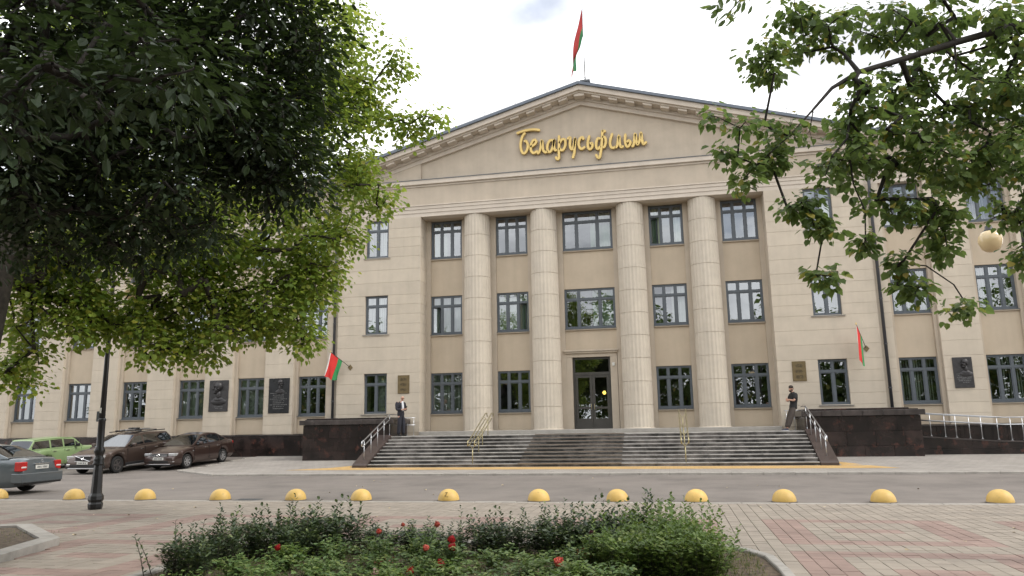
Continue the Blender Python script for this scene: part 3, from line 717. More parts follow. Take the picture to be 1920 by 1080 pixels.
for s in (-1, 1):
    t = railing('landing_railing', 'short steel guard railing on the landing ' + ('behind the bald man' if s < 0 else 'behind the man in the black shirt'), [(s*9.25, -.45, ZL), (s*8.45, -.35, ZL)], [.84, .5], 'steel', [.1, .5, .9], .017, .012)
# ================================================================== SIGN, PLAQUES, FLAGS
LET = {
 'Б':[[(-3.28, 16.2), (-2.96, 16.29), (-2.64, 16.33), (-2.34, 16.32), (-2.07, 16.25)], [(-2.82, 16.2), (-2.95, 16.06), (-3.04, 15.83), (-3.08, 15.57), (-3.05, 15.3), (-2.95, 15.11), (-2.82, 15.17), (-2.72, 15.38), (-2.72, 15.6), (-2.81, 15.76), (-2.9, 15.72)]],
 'е':[[(-2.59, 15.42), (-2.4, 15.5), (-2.28, 15.64), (-2.33, 15.77), (-2.45, 15.73), (-2.55, 15.52), (-2.56, 15.25), (-2.46, 15.09), (-2.32, 15.11), (-2.21, 15.18)]],
 'л':[[(-2.25, 15.04), (-2.15, 15.09), (-2.07, 15.29), (-1.99, 15.73), (-1.96, 15.41), (-1.92, 15.15), (-1.81, 15.06), (-1.72, 15.13)]],
 'а':[[(-1.4, 15.6), (-1.52, 15.68), (-1.66, 15.56), (-1.73, 15.3), (-1.67, 15.08), (-1.55, 15.1), (-1.43, 15.36), (-1.36, 15.7), (-1.39, 15.36), (-1.34, 15.13), (-1.24, 15.15)]],
 'р':[[(-1.12, 15.89), (-1.13, 15.51), (-1.15, 14.99), (-1.16, 14.69), (-1.25, 14.65), (-1.31, 14.79)], [(-1.12, 15.46), (-0.96, 15.66), (-0.83, 15.62), (-0.81, 15.37), (-0.92, 15.12), (-1.04, 15.1), (-1.11, 15.22)]],
 'у':[[(-0.72, 15.64), (-0.56, 15.72), (-0.59, 15.37), (-0.54, 15.12), (-0.43, 15.15), (-0.31, 15.69), (-0.35, 15.22), (-0.39, 14.87), (-0.48, 14.62)]],
 'с':[[(0.11, 15.53), (0.05, 15.67), (-0.08, 15.6), (-0.15, 15.37), (-0.1, 15.13), (0.02, 15.07), (0.16, 15.18)]],
 'ь':[[(0.4, 15.74), (0.3, 15.37), (0.32, 15.08), (0.43, 15.02), (0.53, 15.17), (0.5, 15.32), (0.4, 15.28)]],
 'ф':[[(1.04, 15.95), (1.0, 15.39), (0.92, 14.79), (0.84, 14.53), (0.74, 14.58), (0.68, 14.73)], [(0.94, 15.49), (0.81, 15.54), (0.72, 15.33), (0.71, 15.09), (0.8, 14.99), (0.92, 15.13)], [(1.02, 15.58), (1.15, 15.56), (1.19, 15.33), (1.12, 15.08), (1.02, 15.05)], [(1.05, 15.94), (1.12, 15.86), (1.19, 15.92)]],
 'і':[[(1.53, 15.74), (1.4, 15.35), (1.41, 15.06), (1.53, 14.97), (1.64, 15.04)]],
 'л2':[[(1.64, 14.96), (1.74, 15.1), (1.84, 15.6), (1.87, 15.13), (1.93, 14.97), (2.04, 15.03)]],
 'ь2':[[(2.16, 15.65), (2.12, 15.28), (2.18, 15.0), (2.28, 14.99), (2.38, 15.15), (2.32, 15.28), (2.21, 15.2)]],
 'м':[[(2.42, 14.96), (2.53, 15.05), (2.63, 15.62), (2.67, 15.18), (2.72, 15.04), (2.82, 15.21), (2.91, 15.64), (2.95, 15.2), (3.0, 15.03), (3.16, 15.14)]],
}
sg = thing('sign_lettering', 'golden cursive lettering reading Беларусьфільм mounted in the pediment', 'sign', (0, -.05, 14.9))
for k, strokes in LET.items():
    b = MB()
    for st in strokes: b.ribbon([(x, z - 14.9) for x, z in st], .135, -.03, .09)
    o = b.build('letter', 'gold', sg, fix=True); o['label'] = 'golden letter ' + k[0]
    p = MB()
    for st in strokes[:1]:
        for x, z in (st[1], st[-2]): p.tube([(x, .08, z - 14.9), (x, .19, z - 14.9)], .015, 6)
    p.build('standoff', 'flashing', o)
def text_lines(t, rows, y, m, name='text_line'):
    for x0, x1, z in rows:
        b = MB(); x = x0
        while x < x1 - .02:
            w = random.uniform(.02, .034); 
            if random.random() < .88:
                hh = random.choice([.034, .038, .03]); kind = random.randrange(3)
                b.box(x, x + .007, y - .005, y + .002, z, z + hh)
                if kind: b.box(x + w - .011, x + w - .004, y - .005, y + .002, z, z + hh)
                b.box(x + .007, x + w - .011, y - .005, y + .002, z + random.choice([0, hh*.45, hh - .007]), z + random.choice([0, hh*.45, hh - .007]) + .008)
            x += w
        b.build(name, m, t)
for x0, x1, z0, z1, lab in ((-9.49, -8.89, 3.31, 4.21, 'brass plate with three engraved text blocks above the bald man'), (8.98, 9.56, 3.40, 4.28, 'brass plate with three engraved text blocks above the man in black')):
    t = thing('brass_plaque', lab, 'plaque', (x0, -.002, z0)); w, h = x1-x0, z1-z0
    MB().cbox(0, w, -.03, 0, 0, h, .008).build('plate', 'brass_plate', t); f = MB(); bars(f, .02, w-.02, .02, h-.02, .012, -.036, -.028); f.build('rim', 'brass_plate', t)
    for zc in (h*.76, h*.47, h*.2): text_lines(t, [(w*.26, w*.74, zc + .05), (w*.22, w*.78, zc), (w*.26, w*.74, zc - .05)], -.031, 'brass_text')
def head_relief(b, cx, cz, s, face):
    # low relief bust in profile three-quarter: skull, brow, nose, jaw, ear, neck and shoulders
    def blob(x, z, rx, rz, d, n=14, y0=-.03):
        v = []; m = 6
        for i in range(m+1):
            a = math.pi/2*i/m
            for k in range(n): w = 2*math.pi*k/n; v.append((cx + face*(x + rx*math.cos(w)*math.cos(a))*s, y0 - d*s*math.sin(a), cz + (z + rz*math.sin(w)*math.cos(a))*s))
        b.add(v, [(i*n+k, i*n+(k+1) % n, (i+1)*n+(k+1) % n, (i+1)*n+k) for i in range(m) for k in range(n)])
    blob(0, .16, .15, .17, .14); blob(.05, .04, .11, .15, .13); blob(.13, .08, .05, .07, .15); blob(.10, -.05, .07, .06, .13)
    blob(-.06, .07, .035, .06, .17); blob(.07, .17, .09, .03, .165); blob(-.01, -.14, .085, .16, .08); blob(-.01, -.37, .30, .13, .045); blob(.0, -.30, .20, .10, .055)
def relief(x0, x1, z0, z1, lab, m, hx, hz, hs, face, rows, tm, yw=.10):
    t = thing('portrait_plaque', lab, 'plaque', (x0, yw - .002, z0)); w, h = x1-x0, z1-z0
    MB().cbox(0, w, -.04, 0, 0, h, .01).build('slab', m, t); b = MB(); head_relief(b, w*hx, h*hz, hs, face); b.build('bust_relief', 'bronze', t, True)
    if rows: text_lines(t, [(w*a, w*c, h*z) for a, c, z in rows], -.042, tm)
relief(15.50, 16.26, 2.94, 4.24, 'dark bronze memorial plaque with a bust and text beside the ramp', 'bronze', .62, .72, .95, -1, [(.14, .5, .44), (.14, .86, .385), (.14, .88, .33), (.16, .86, .275), (.2, .86, .22), (.42, .74, .165)], 'bronze_text')
relief(-19.9, -18.8, 2.64, 4.25, 'bronze memorial plaque with a large turned bust and no text block', 'bronze', .5, .66, 1.5, -1, [(.3, .8, .14), (.35, .75, .09)], 'bronze_text')
relief(-16.5, -15.35, 2.49, 4.26, 'tall black memorial plaque with a small bust over many text lines', 'black_stone', .56, .80, .9, 1, [(.22, .78, .56 - .055*i) if i % 3 else (.08, .92, .56 - .055*i) for i in range(9)], 'bronze_text')
def cloth(b, P00, P10, P01, P11, n, m, wav, seed=0):
    # hanging cloth between four corners with folds
    v = []
    for j in range(m+1):
        for i in range(n+1):
            u = i/n; w = j/m; p = (Vector(P00).lerp(Vector(P10), u)).lerp(Vector(P01).lerp(Vector(P11), u), w)
            a = math.sin(u*5.5 + w*4 + seed)*wav*(.25 + w); p = p + Vector((a*.4, a, a*.2)); v.append(p)
    b.add(v, [(j*(n+1)+i, j*(n+1)+i+1, (j+1)*(n+1)+i+1, (j+1)*(n+1)+i) for j in range(m) for i in range(n)])
def wall_flag(base, tip, label, droop, seed):
    t = thing('wall_flag', label, 'flag', base); d = Vector(tip) - Vector(base)
    MB().add([(-.13, -.03, 0), (0, -.03, -.15), (.13, -.03, 0), (0, -.03, .15), (-.13, 0, 0), (0, 0, -.15), (.13, 0, 0), (0, 0, .15)], [(0,1,2,3), (0,4,5,1), (1,5,6,2), (2,6,7,3), (3,7,4,0)]).build('bracket', 'brass_plate', t)
    MB().tube([(0, 0, 0), d], .014, 8).build('staff', 'bark', t, True); MB().lathe([(.001, -.04), (.025, -.02), (.03, 0), (.018, .04), (.001, .1)], 8, d).build('finial', 'gold', t)
    a = d * .42; c = d * .97; dr = Vector(droop)
    b = MB(); cut = a.lerp(c, .36); cloth(b, cut, c, cut + dr*.92, c + dr, 8, 12, .05, seed); b.build('red_field', 'flag_red', t, True, fix=False)
    b = MB(); cloth(b, a, cut, a + dr*.82, cut + dr*.92, 5, 12, .05, seed + 1.8); b.build('green_stripe', 'flag_green', t, True, fix=False)
    b = MB(); cc = c + d*.03; cloth(b, c, cc, c + dr, cc + dr, 2, 12, .05, seed + 5.5); b.build('edge_band', 'flag_white', t, True, fix=False)
wall_flag((-12.02, -.002, 4.68), (-12.75, -.75, 5.42), 'red and green flag on a slanted wall staff beside the bald man', (-.28, -.05, -1.18), .3)
wall_flag((12.12, -.002, 4.74), (11.62, -.8, 5.74), 'red and green flag on a wall staff above the granite terrace by the ramp', (-.02, -.05, -1.5), 1.7)
# roof flag
t = thing('roof_flag', 'limp red and green flag on the tall pole at the roof ridge', 'flag', (.3, -.2, 18.25))
MB().tube([(0, 0, -.1), (0, 0, 2.4), (-.02, 0, 4.55)], [.04, .03, .018], 8).build('pole', 'steel', t, True)
mb = MB(); mb.box(-.25, .25, -.2, .2, .22, .30); mb.box(-.06, .06, -.06, .06, -.1, .36); mb.build('pole_base', 'flashing', t)
def strip(name, ua, ub, m):
    b = MB(); v = []; n = 5; mm = 26
    for j in range(mm+1):
        w = j/mm
        for i in range(n+1):
            u = ua + (ub-ua)*i/n            # 0 top edge at the pole .. 1 lower edge
            w1 = w**1.1; z = (1 - w1)*(4.3 - 1.55*u) + w1*(.40 + .5*u); x = -.02 - w1*(.66 - .22*u) - .10*math.sin(w*math.pi)*(1 - u*.6) + .05*math.sin(w*9 + u*5)*w; y = .18*math.sin(w*8 + u*6)*w - .2*w
            v.append((x, y, z))
    b.add(v, [(j*(n+1)+i, j*(n+1)+i+1, (j+1)*(n+1)+i+1, (j+1)*(n+1)+i) for j in range(mm) for i in range(n)]); b.build(name, m, t, True, fix=False)
mat('flag_red_backlit', (.36, .03, .028), .8, .12); mat('flag_green_backlit', (.03, .17, .06), .8, .12)  # same cloth as the wall flags; backlit shade put into darker colours
strip('red_field', 0, .66, 'flag_red_backlit'); strip('green_stripe', .66, 1, 'flag_green_backlit')

# ================================================================== BOLLARDS, LAMPS
bp_ = [(.0, .0)]
bm_ = MB().lathe([(.25, -.02), (.256, .012), (.252, .05), (.238, .105), (.212, .155), (.17, .205), (.115, .24), (.055, .258), (.004, .263)], 32)
v2 = []
for x, y, z in bm_.v:
    q = 1 + .012*math.sin(7*x + 3*z) + .01*math.sin(11*y - 5*z); v2.append((x*q, y*q, z))
bm_.v = v2; bme = bm_.mesh('bollard', True)
foot = MB().lathe([(.275, -.02), (.275, .006), (.262, .008)], 28).mesh('foot_ring')
chip = MB().add([(-.03, 0, 0), (.0, 0, .05), (.02, 0, .0), (.035, 0, -.07), (-.01, 0, -.05)], [(0,1,2,3,4)]).mesh('chip')
BX = [-14.5, -12.07, -9.93, -7.76, -5.67, -3.93, -1.71, .48, 2.3, 4.06, 5.93, 7.94, 10.2]
ORD = ['first', 'second', 'third', 'fourth', 'fifth', 'sixth', 'seventh', 'eighth', 'ninth', 'tenth', 'eleventh']
BL = ['yellow dome bollard in front of the blue-grey car', 'yellow dome bollard between the blue-grey car and the lamp post'] + ['yellow dome bollard, %s from the lamp post along the kerb towards the ramp' % ORD[k] for k in range(11)]
BL[6] = 'yellow dome bollard with a black scratched mark on its face'; BL[8] = 'yellow dome bollard speckled with dirt near the door axis'
for i, x in enumerate(BX):
    b = obj('bollard', bme, 'yellow_paint', None, (x, -17.36 + .012*(x+14)*.3, .012), (0, 0, random.uniform(0, 6)))
    tag(b, BL[i], 'bollard', 'yellow dome bollards along the road edge')
    obj('foot_ring', foot, 'asphalt', b)
    if i == 6:
        b.rotation_euler = (0, 0, 0); q = MB(); q.tube([(-.02, -.19, .19), (.03, -.185, .195), (.0, -.215, .15), (-.02, -.237, .105), (.06, -.237, .10)], .006, 4); q.tube([(-.03, -.226, .13), (.02, -.22, .14)], .005, 4); q.build('scratch', 'iron_black', b)
def lamp(x, y, label):
    t = thing('street_lamp', label, 'lamp', (x, y, 0), group='black street lamps on the square')
    b = MB(); b.lathe([(.14, 0), (.155, .05), (.16, .12), (.14, .16), (.168, .22), (.16, .30), (.12, .36)], 8); b.build('base', 'iron_black', t)
    b = MB(); b.lathe([(.12, .35), (.10, .9), (.09, 1.0)], 8); b.build('pedestal', 'iron_black', t)
    b = MB(); b.lathe([(.125, 1.0), (.13, 1.03), (.105, 1.07), (.12, 1.12), (.105, 1.16), (.085, 1.2), (.095, 1.24), (.12, 1.30), (.115, 1.36), (.08, 1.42), (.078, 2.0), (.092, 2.04), (.075, 2.08)], 20); b.build('collar', 'iron_black', t, True)
    MB().tube([(0, 0, 1.4), (0, 0, 3.2), (0, 0, 5.35), (0, 0, 5.7)], [.07, .056, .042, .02], 16).build('pole', 'iron_black', t, True)
    MB().lathe([(.045, -.02), (.065, 0), (.045, .03), (.06, .06), (.02, .16), (.001, .22)], 12, (0, 0, 5.65)).build('finial', 'iron_black', t)
    MB().box(-.12, -.05, -.05, .05, 2.0, 2.24).build('service_box', 'flashing', t)
    MB().cbox(-.022, .022, -.082, -.07, 2.2, 2.32, .002).build('sticker', 'blind_white', t)
    for s in (-1, 1):
        a = MB().tube([(0, 0, 5.2), (s*.2, 0, 5.46), (s*.42, 0, 5.56), (s*.55, 0, 5.5), (s*.58, 0, 5.4)], .02, 8).build('arm', 'iron_black', t, True)
        MB().lathe([(.02, .20), (.03, .12), (.06, .10), (.075, .03), (.11, .0), (.11, -.015)], 16, (s*.58, 0, 5.28)).build('globe_cap', 'iron_black', a, True)
        MB().lathe([(.001, -.42), (.08, -.405), (.155, -.35), (.2, -.25), (.21, -.18), (.195, -.1), (.15, -.035), (.1, 0)], 24, (s*.58, 0, 5.28)).build('globe', 'lamp_glow_glass', a, True)
    return t
lamp(-9.58, -19.5, 'slim black cast iron lamp post standing near the parked cars')
lamp(10.36, -19.5, 'black lamp with a hanging amber globe among the branches')

# storm drain grate let into the road by the kerb
dg = thing('drain_grate', 'flat iron storm drain grate in the road beside the kerb', 'drain', (-7.05, -17.2, -.003))
MB().box(-.3, .3, -.2, .2, -.004, .002).build('pit', 'iron_black', dg)
f_ = MB(); bars(f_, -.32, .32, -.22, .22, .03, 0, .001); f_.v = [(x, z, y + .004) for x, y, z in f_.v]; f_.build('grate_frame', 'flashing', dg)
for k in range(8): MB().box(-.28 + k*.075, -.245 + k*.075, -.19, .19, .001, .006).build('grate_bar', 'flashing', dg)
# ================================================================== CARS
def interp(tab, u):
    if u <= tab[0][0]: return tab[0][1]
    for (a, b), (c, d) in zip(tab[:-1], tab[1:]):
        if u <= c: return b + (d - b) * (u - a) / (c - a)
    return tab[-1][1]
def smooth_interp(tab, u, r=.05): return sum(interp(tab, u + r*k) for k in (-1, -.5, 0, .5, 1)) / 5
mat('tyre', (.012, .012, .012), .85, .1); mat('alloy', (.50, .50, .51), .32, .05, metal=.8); mat('chrome', (.75, .75, .76), .12, .02, metal=1.); mat('black_trim', (.012, .012, .013), .5, .1)
mat('headlight', (.55, .56, .57), .12, .15, 30, metal=.4); mat('tail_red', (.42, .012, .012), .18, .1, spec=.8); mat('plate_white', (.62, .62, .58), .5, .05); mat('plate_mark', (.08, .08, .09), .6); mat('tail_clear', (.7, .62, .6), .2)
mat('rim_dark', (.16, .145, .14), .35, .1, metal=.7); mat('seat_grey', (.05, .05, .05), .9)
mat('paint_bronze', (.075, .052, .043), .34, .03, metal=.55, coat=.8); mat('paint_brown', (.055, .033, .028), .32, .03, metal=.5, coat=.8); mat('paint_green', (.215, .305, .14), .38, .04, coat=.35); mat('paint_blue', (.105, .125, .138), .34, .04, metal=.45, coat=.7); mat('paint_black', (.012, .013, .016), .3, .05, metal=.3, coat=.8)
def car(name, label, P, paint, loc, rz, pitch=0, rim='alloy'):
    t = thing(name, label, 'car', loc, rz, 'parked cars'); t.rotation_euler = (0, pitch, rz)
    Ln, Wd = P['L'], P['W']; top = P['top']; wr = P['r']; gc = P.get('gc', .2)
    def X(u): return Ln/2 - u
    us = set(np.linspace(0, Ln, 56).round(4)) | {0.015, Ln - .015, .04, Ln-.04}
    for w in P['wheels']:
        for k in range(-9, 10): us.add(round(w + (wr + .055)*math.sin(k/9*math.pi/2), 4))
    us = sorted(us)
    def zb(u):
        z = gc + .05*max(0, 1 - u/.35) + .08*max(0, 1 - (Ln-u)/.35)
        for w in P['wheels']:
            d = abs(u - w); ra = wr + .055
            if d < ra: z = max(z, wr + math.sqrt(ra*ra - d*d)*.98)
        return z
    def hw(u):
        a = abs(u - Ln/2)/(Ln/2); return Wd/2*(1 - .13*a**7 - .035*a**2)
    def ring(u):
        b = zb(u); tp = smooth_interp(top, u); tp = max(tp, b + .06); h = hw(u); sh = tp - b
        pts = [(0, b), (h*.90, b), (h*.965, b + min(.06, sh*.15))]
        for q in (.25, .45, .62, .74): pts.append((h*(1 - .02*abs(q - .5)*2) , b + sh*q))
        pts += [(h*.975, b + sh*.86), (h*.945, b + sh*.95), (h*.87, tp), (h*.55, tp + .022), (0, tp + .032)]
        return pts
    rings = [ring(u) for u in us]; n = len(rings[0]); b = MB()
    for s in (1, -1):
        v = [(X(u), s*y, z) for u, rg in zip(us, rings) for y, z in rg]
        f = [(i*n+k, i*n+k+1, (i+1)*n+k+1, (i+1)*n+k) for i in range(len(us)-1) for k in range(n-1)]
        f += [tuple(range(n)), tuple(range((len(us)-1)*n, len(us)*n))]
        b.add(v, f)
    me = b.mesh('body', True); bm = bmesh.new(); bm.from_mesh(me); bmesh.ops.remove_doubles(bm, verts=bm.verts, dist=.0005); bmesh.ops.recalc_face_normals(bm, faces=bm.faces)
    for e in bm.edges:
        if len(e.link_faces) == 2 and e.calc_face_angle() > R(40): e.smooth = False
    bm.to_mesh(me); bm.free(); body = obj('body', me, paint, t)
    # cabin
    c0, c1, c2, c3 = P['cab']      # (u, z) windscreen base, roof front, roof rear, tail base
    rz_ = [c0, c1, P['peak'], c2, c3]
    uc = list(np.linspace(c0[0], c3[0], 70)); ns = 9; nt_ = 8
    def cring(u):
        bel = smooth_interp(top, u) - .012; rf = smooth_interp(rz_, u, .03); rf = max(rf, bel + .012); h = hw(u)*.93; hr = Wd/2*P.get('rw', .70); hh = rf - bel; pts = []
        for k in range(ns):
            q = k/(ns-1)*.94; zz = bel + hh*q; full = (zz - bel)/max(.1, P['peak'][1] - bel); pts.append((h + (hr - h)*full**1.25, zz))
        yl_ = pts[-1][0]
        for k in range(1, nt_+1):
            w = k/nt_; pts.append((yl_*math.cos(w*math.pi/2)**.62 if w < 1 else 0, bel + hh*(.94 + .06*math.sin(w*math.pi/2)**.7) + .018*w))
        return pts
    cr_ = [cring(u) for u in uc]; n = len(cr_[0]); pa = MB(); side = {}; wsd = MB(); rsd = MB()
    def slope_x(u, q): return u
    for s in (1, -1):
        V = [[(X(u), s*y, z) for y, z in rg] for u, rg in zip(uc, cr_)]
        for i in range(len(uc)-1):
            um = (uc[i] + uc[i+1])/2; rf = smooth_interp(rz_, um, .03); bel = smooth_interp(top, um)
            for k in range(n-1):
                quad = [V[i][k], V[i+1][k], V[i+1][k+1], V[i][k+1]]
                if k < ns-1:
                    zc = sum(p[2] for p in quad)/4; tall = rf - bel
                    # windscreen/tail lines at this height
                    uf = c0[0] + (c1[0]-c0[0])*(zc - c0[1])/(c1[1]-c0[1]) + .10; ur = c3[0] + (c2[0]-c3[0])*(zc - c3[1])/(c2[1]-c3[1]) - P.get('rp', .12)
                    g = None
                    if bel + .03 < zc < interp(rz_, um) - .07 and uf < um < ur:
                        for wi, (wa, wb) in enumerate(P['win']):
                            if wa < um < wb: g = wi
                    if g is None: pa.add(quad, [(0,1,2,3)])
                    else: side.setdefault((s, g), MB()).add(quad, [(0,1,2,3)])
                else:
                    yy = abs(sum(p[1] for p in quad)/4)
                    if um < c1[0] - .04 and um > c0[0] + .03 and k < n: (wsd if k > ns else pa).add(quad, [(0,1,2,3)])
                    elif um > c2[0] + .05 and um < c3[0] - .05: (rsd if k > ns else pa).add(quad, [(0,1,2,3)])
                    else: pa.add(quad, [(0,1,2,3)])
    def fin(b, nm, m, par):
        me = b.mesh(nm, True); bm = bmesh.new(); bm.from_mesh(me); bmesh.ops.remove_doubles(bm, verts=bm.verts, dist=.0008); bmesh.ops.recalc_face_normals(bm, faces=bm.faces); bm.to_mesh(me); bm.free(); return obj(nm, me, m, par)
    roof = fin(pa, 'roof', paint, t)
    fin(wsd, 'windscreen', 'car_glass', roof); fin(rsd, 'rear_window', 'car_glass', roof)
    for q in side.values(): fin(q, 'side_window', 'car_glass', roof)
    MB().box(X(c3[0]) + .2, X(c0[0]) - .1, -Wd*.40, Wd*.40, .5, c0[1] - .08).build('interior', 'black_trim', t)
    for u in (c0[0] + .95, c0[0] + 1.75):
        for s in (-1, 1):
            MB().cbox(X(u) - .08, X(u) + .06, s*.36 - .23, s*.36 + .23, .7, c0[1] + .12, .05).build('seat', 'seat_grey', t); MB().cbox(X(u) - .08, X(u) + .02, s*.36 - .12, s*.36 + .12, c0[1] + .16, c0[1] + .34, .03).build('headrest', 'seat_grey', t)
    # wheels
    for w in P['wheels']:
        for s in (-1, 1):
            h = hw(w); tw = .2
            pr = [(wr*.62, -.07), (wr*.9, -tw/2), (wr*.97, -tw/2 + .02), (wr, -tw/2 + .05), (wr, tw/2 - .05), (wr*.97, tw/2 - .02), (wr*.9, tw/2), (wr*.62, tw/2 - .03)]
            ty = MB().lathe(pr, 28); ty.v = [(x, z*s, y) for x, y, z in ty.v]; wo = ty.build('wheel', 'tyre', t, True, (X(w), s*(h - tw/2 - .012), wr))
            rm = MB(); rm.lathe([(wr*.64, tw/2 - .06), (wr*.66, tw/2 - .02), (wr*.60, tw/2 - .015), (wr*.56, tw/2 - .06)], 28)
            for k in range(P.get('spokes', 7)):
                a = 2*math.pi*k/P.get('spokes', 7); ca, sa = math.cos(a), math.sin(a); w0, w1 = .035, .026; z0 = tw/2 - .045
                q = [(.04, -w0), (wr*.6, -w1), (wr*.6, w1), (.04, w0)]; vv = [(x*ca - y*sa, x*sa + y*ca, zq) for zq in (z0 + .02, z0 - .01) for x, y in q]
                rm.add(vv, [(0,1,2,3), (0,4,5,1), (2,6,7,3), (4,7,6,5)])
            rm.lathe([(.06, tw/2 - .05), (.055, tw/2 - .015), (.001, tw/2 - .01)], 14)
            rm.v = [(x, z*s, y) for x, y, z in rm.v]; rm.build('rim', rim, wo, False)
            dk = MB().lathe([(wr*.6, 0), (wr*.6, .005)], 20); dk.v = [(x, (z + .01)*s, y) for x, y, z in dk.v]; dk.build('brake_disc', 'black_trim', wo)
    ext = P['extras']
    for nm, m, (u0, u1), (y0, y1), (z0, z1), mir in ext:
        for s in ((1, -1) if mir else (1,)):
            a, c = sorted((s*y0, s*y1)); x0, x1 = X(u1), X(u0); MB().cbox(x0, x1, a, c, z0, z1, min(.02, (x1-x0)*.3, (c-a)*.3, (z1-z0)*.3)).build(nm, m, t)
    # mirrors, handles, door lines, plates with marks
    for s in (1, -1):
        mu = c0[0] + .42; mo = MB().cbox(X(mu) - .06, X(mu) + .07, s*(hw(mu) + .09) - .09, s*(hw(mu) + .09) + .09, c0[1] + .02, c0[1] + .16, .03).build('mirror', P.get('mirror', paint), t)
        MB().box(X(mu) - .02, X(mu) + .03, s*(hw(mu) - .05) - .05, s*(hw(mu) - .05) + .05, c0[1] + .02, c0[1] + .05).build('mirror_arm', 'black_trim', mo)
        for hu in P['handles']: MB().cbox(X(hu) - .09, X(hu) + .09, s*hw(hu) - .02, s*hw(hu) + .02, c0[1] - .13, c0[1] - .10, .008).build('door_handle', P.get('hand', 'chrome'), t)
        for du in P['doors']: MB().box(X(du) - .004, X(du) + .004, s*(hw(du) - .02) - .012, s*(hw(du) - .02) + .0238, gc + .12, interp(top, du) - .06).build('door_gap', 'black_trim', t)
    for u, zc in ((-.012, P['plate'][0]), (Ln + .012, P['plate'][1])):
        x = X(u); sg_ = 1 if u < 0 else -1; po = MB().cbox(x - .008, x + .008, -.26, .26, zc - .055, zc + .055, .003).build('number_plate', 'plate_white', t)
        m_ = MB(); yq = -.2
        while yq < .19: m_.box(x + sg_*.0085 - .001, x + sg_*.0085 + .001, yq, yq + .03, zc - .03, zc + .03); yq += random.choice([.045, .045, .07])
        m_.build('plate_marks', 'plate_mark', po)
    return t
VW = dict(L=4.39, W=1.70, r=.31, wheels=[.86, 3.42], top=[(0, .50), (.05, .64), (.25, .74), (.7, .85), (1.2, .93), (1.35, .95), (2.6, .97), (3.6, 1.01), (3.9, 1.04), (4.28, 1.02), (4.35, .9), (4.39, .62)],
    cab=[(1.18, .945), (2.02, 1.40), (3.10, 1.41), (3.88, 1.05)], peak=(2.6, 1.455), win=[(1.2, 2.28), (2.36, 3.18), (3.22, 3.6)], rw=.66, handles=[2.1, 3.0], doors=[1.28, 2.32, 3.25], plate=(.50, .78),
    extras=[('headlight', 'headlight', (.05, .36), (.44, .76), (.60, .72), True), ('grille', 'black_trim', (-.005, .2), (-.44, .44), (.60, .70), False), ('grille_bar', 'chrome', (-.015, .1), (-.43, .43), (.645, .655), False), ('grille_bar', 'chrome', (-.015, .1), (-.43, .43), (.60, .61), False), ('lower_grille', 'black_trim', (-.006, .1), (-.5, .5), (.30, .42), False), ('fog_light', 'chrome', (.0, .12), (.5, .74), (.34, .40), True), ('chrome_strip', 'chrome', (-.01, .06), (-.6, .6), (.255, .275), False), ('tail_light', 'tail_red', (4.25, 4.385), (.5, .70), (.80, .95), True), ('bumper_lip', 'black_trim', (0, .2), (-.7, .7), (.19, .25), False), ('side_marker', 'headlight', (1.16, 1.24), (.835, .848), (.72, .75), True)])
VOL = dict(L=4.84, W=1.87, r=.355, gc=.24, wheels=[.96, 3.78], spokes=5, top=[(0, .56), (.05, .74), (.25, .85), (.9, .98), (1.4, 1.03), (1.6, 1.05), (4.55, 1.11), (4.76, 1.06), (4.84, .62)],
    cab=[(1.36, 1.03), (2.18, 1.53), (4.34, 1.56), (4.76, 1.12)], peak=(2.9, 1.61), win=[(1.4, 2.56), (2.64, 3.52), (3.6, 4.6)], rw=.67, handles=[2.4, 3.35], doors=[1.5, 2.6, 3.6], plate=(.52, .85), mirror='paint_bronze',
    extras=[('headlight', 'headlight', (.06, .42), (.52, .84), (.66, .80), True), ('grille', 'black_trim', (-.012, .15), (-.36, .36), (.60, .79), False), ('grille_frame', 'chrome', (-.018, .1), (-.38, .38), (.785, .81), False), ('grille_frame', 'chrome', (-.018, .1), (-.38, .38), (.58, .60), False), ('lower_bumper', 'black_trim', (-.016, .5), (-.84, .84), (.30, .46), False), ('skid_plate', 'alloy', (-.03, .2), (-.7, .7), (.27, .32), False), ('fog_light', 'chrome', (-.02, .2), (.60, .78), (.38, .48), True), ('side_cladding', 'black_trim', (1.38, 3.36), (.905, .945), (.26, .40), True), ('side_step', 'alloy', (1.4, 3.3), (.93, 1.0), (.25, .29), True), ('roof_rail', 'black_trim', (2.2, 4.3), (.60, .64), (1.62, 1.66), True), ('roof_bar', 'black_trim', (2.6, 2.68), (-.66, .66), (1.66, 1.70), False), ('roof_bar', 'black_trim', (3.6, 3.68), (-.66, .66), (1.66, 1.70), False), ('bike_carrier', 'steel', (2.3, 3.9), (.10, .16), (1.70, 1.74), True), ('carrier_clamp', 'black_trim', (2.9, 3.1), (.02, .24), (1.72, 1.80), True), ('tail_light', 'tail_red', (4.65, 4.82), (.6, .74), (.85, 1.15), True)])
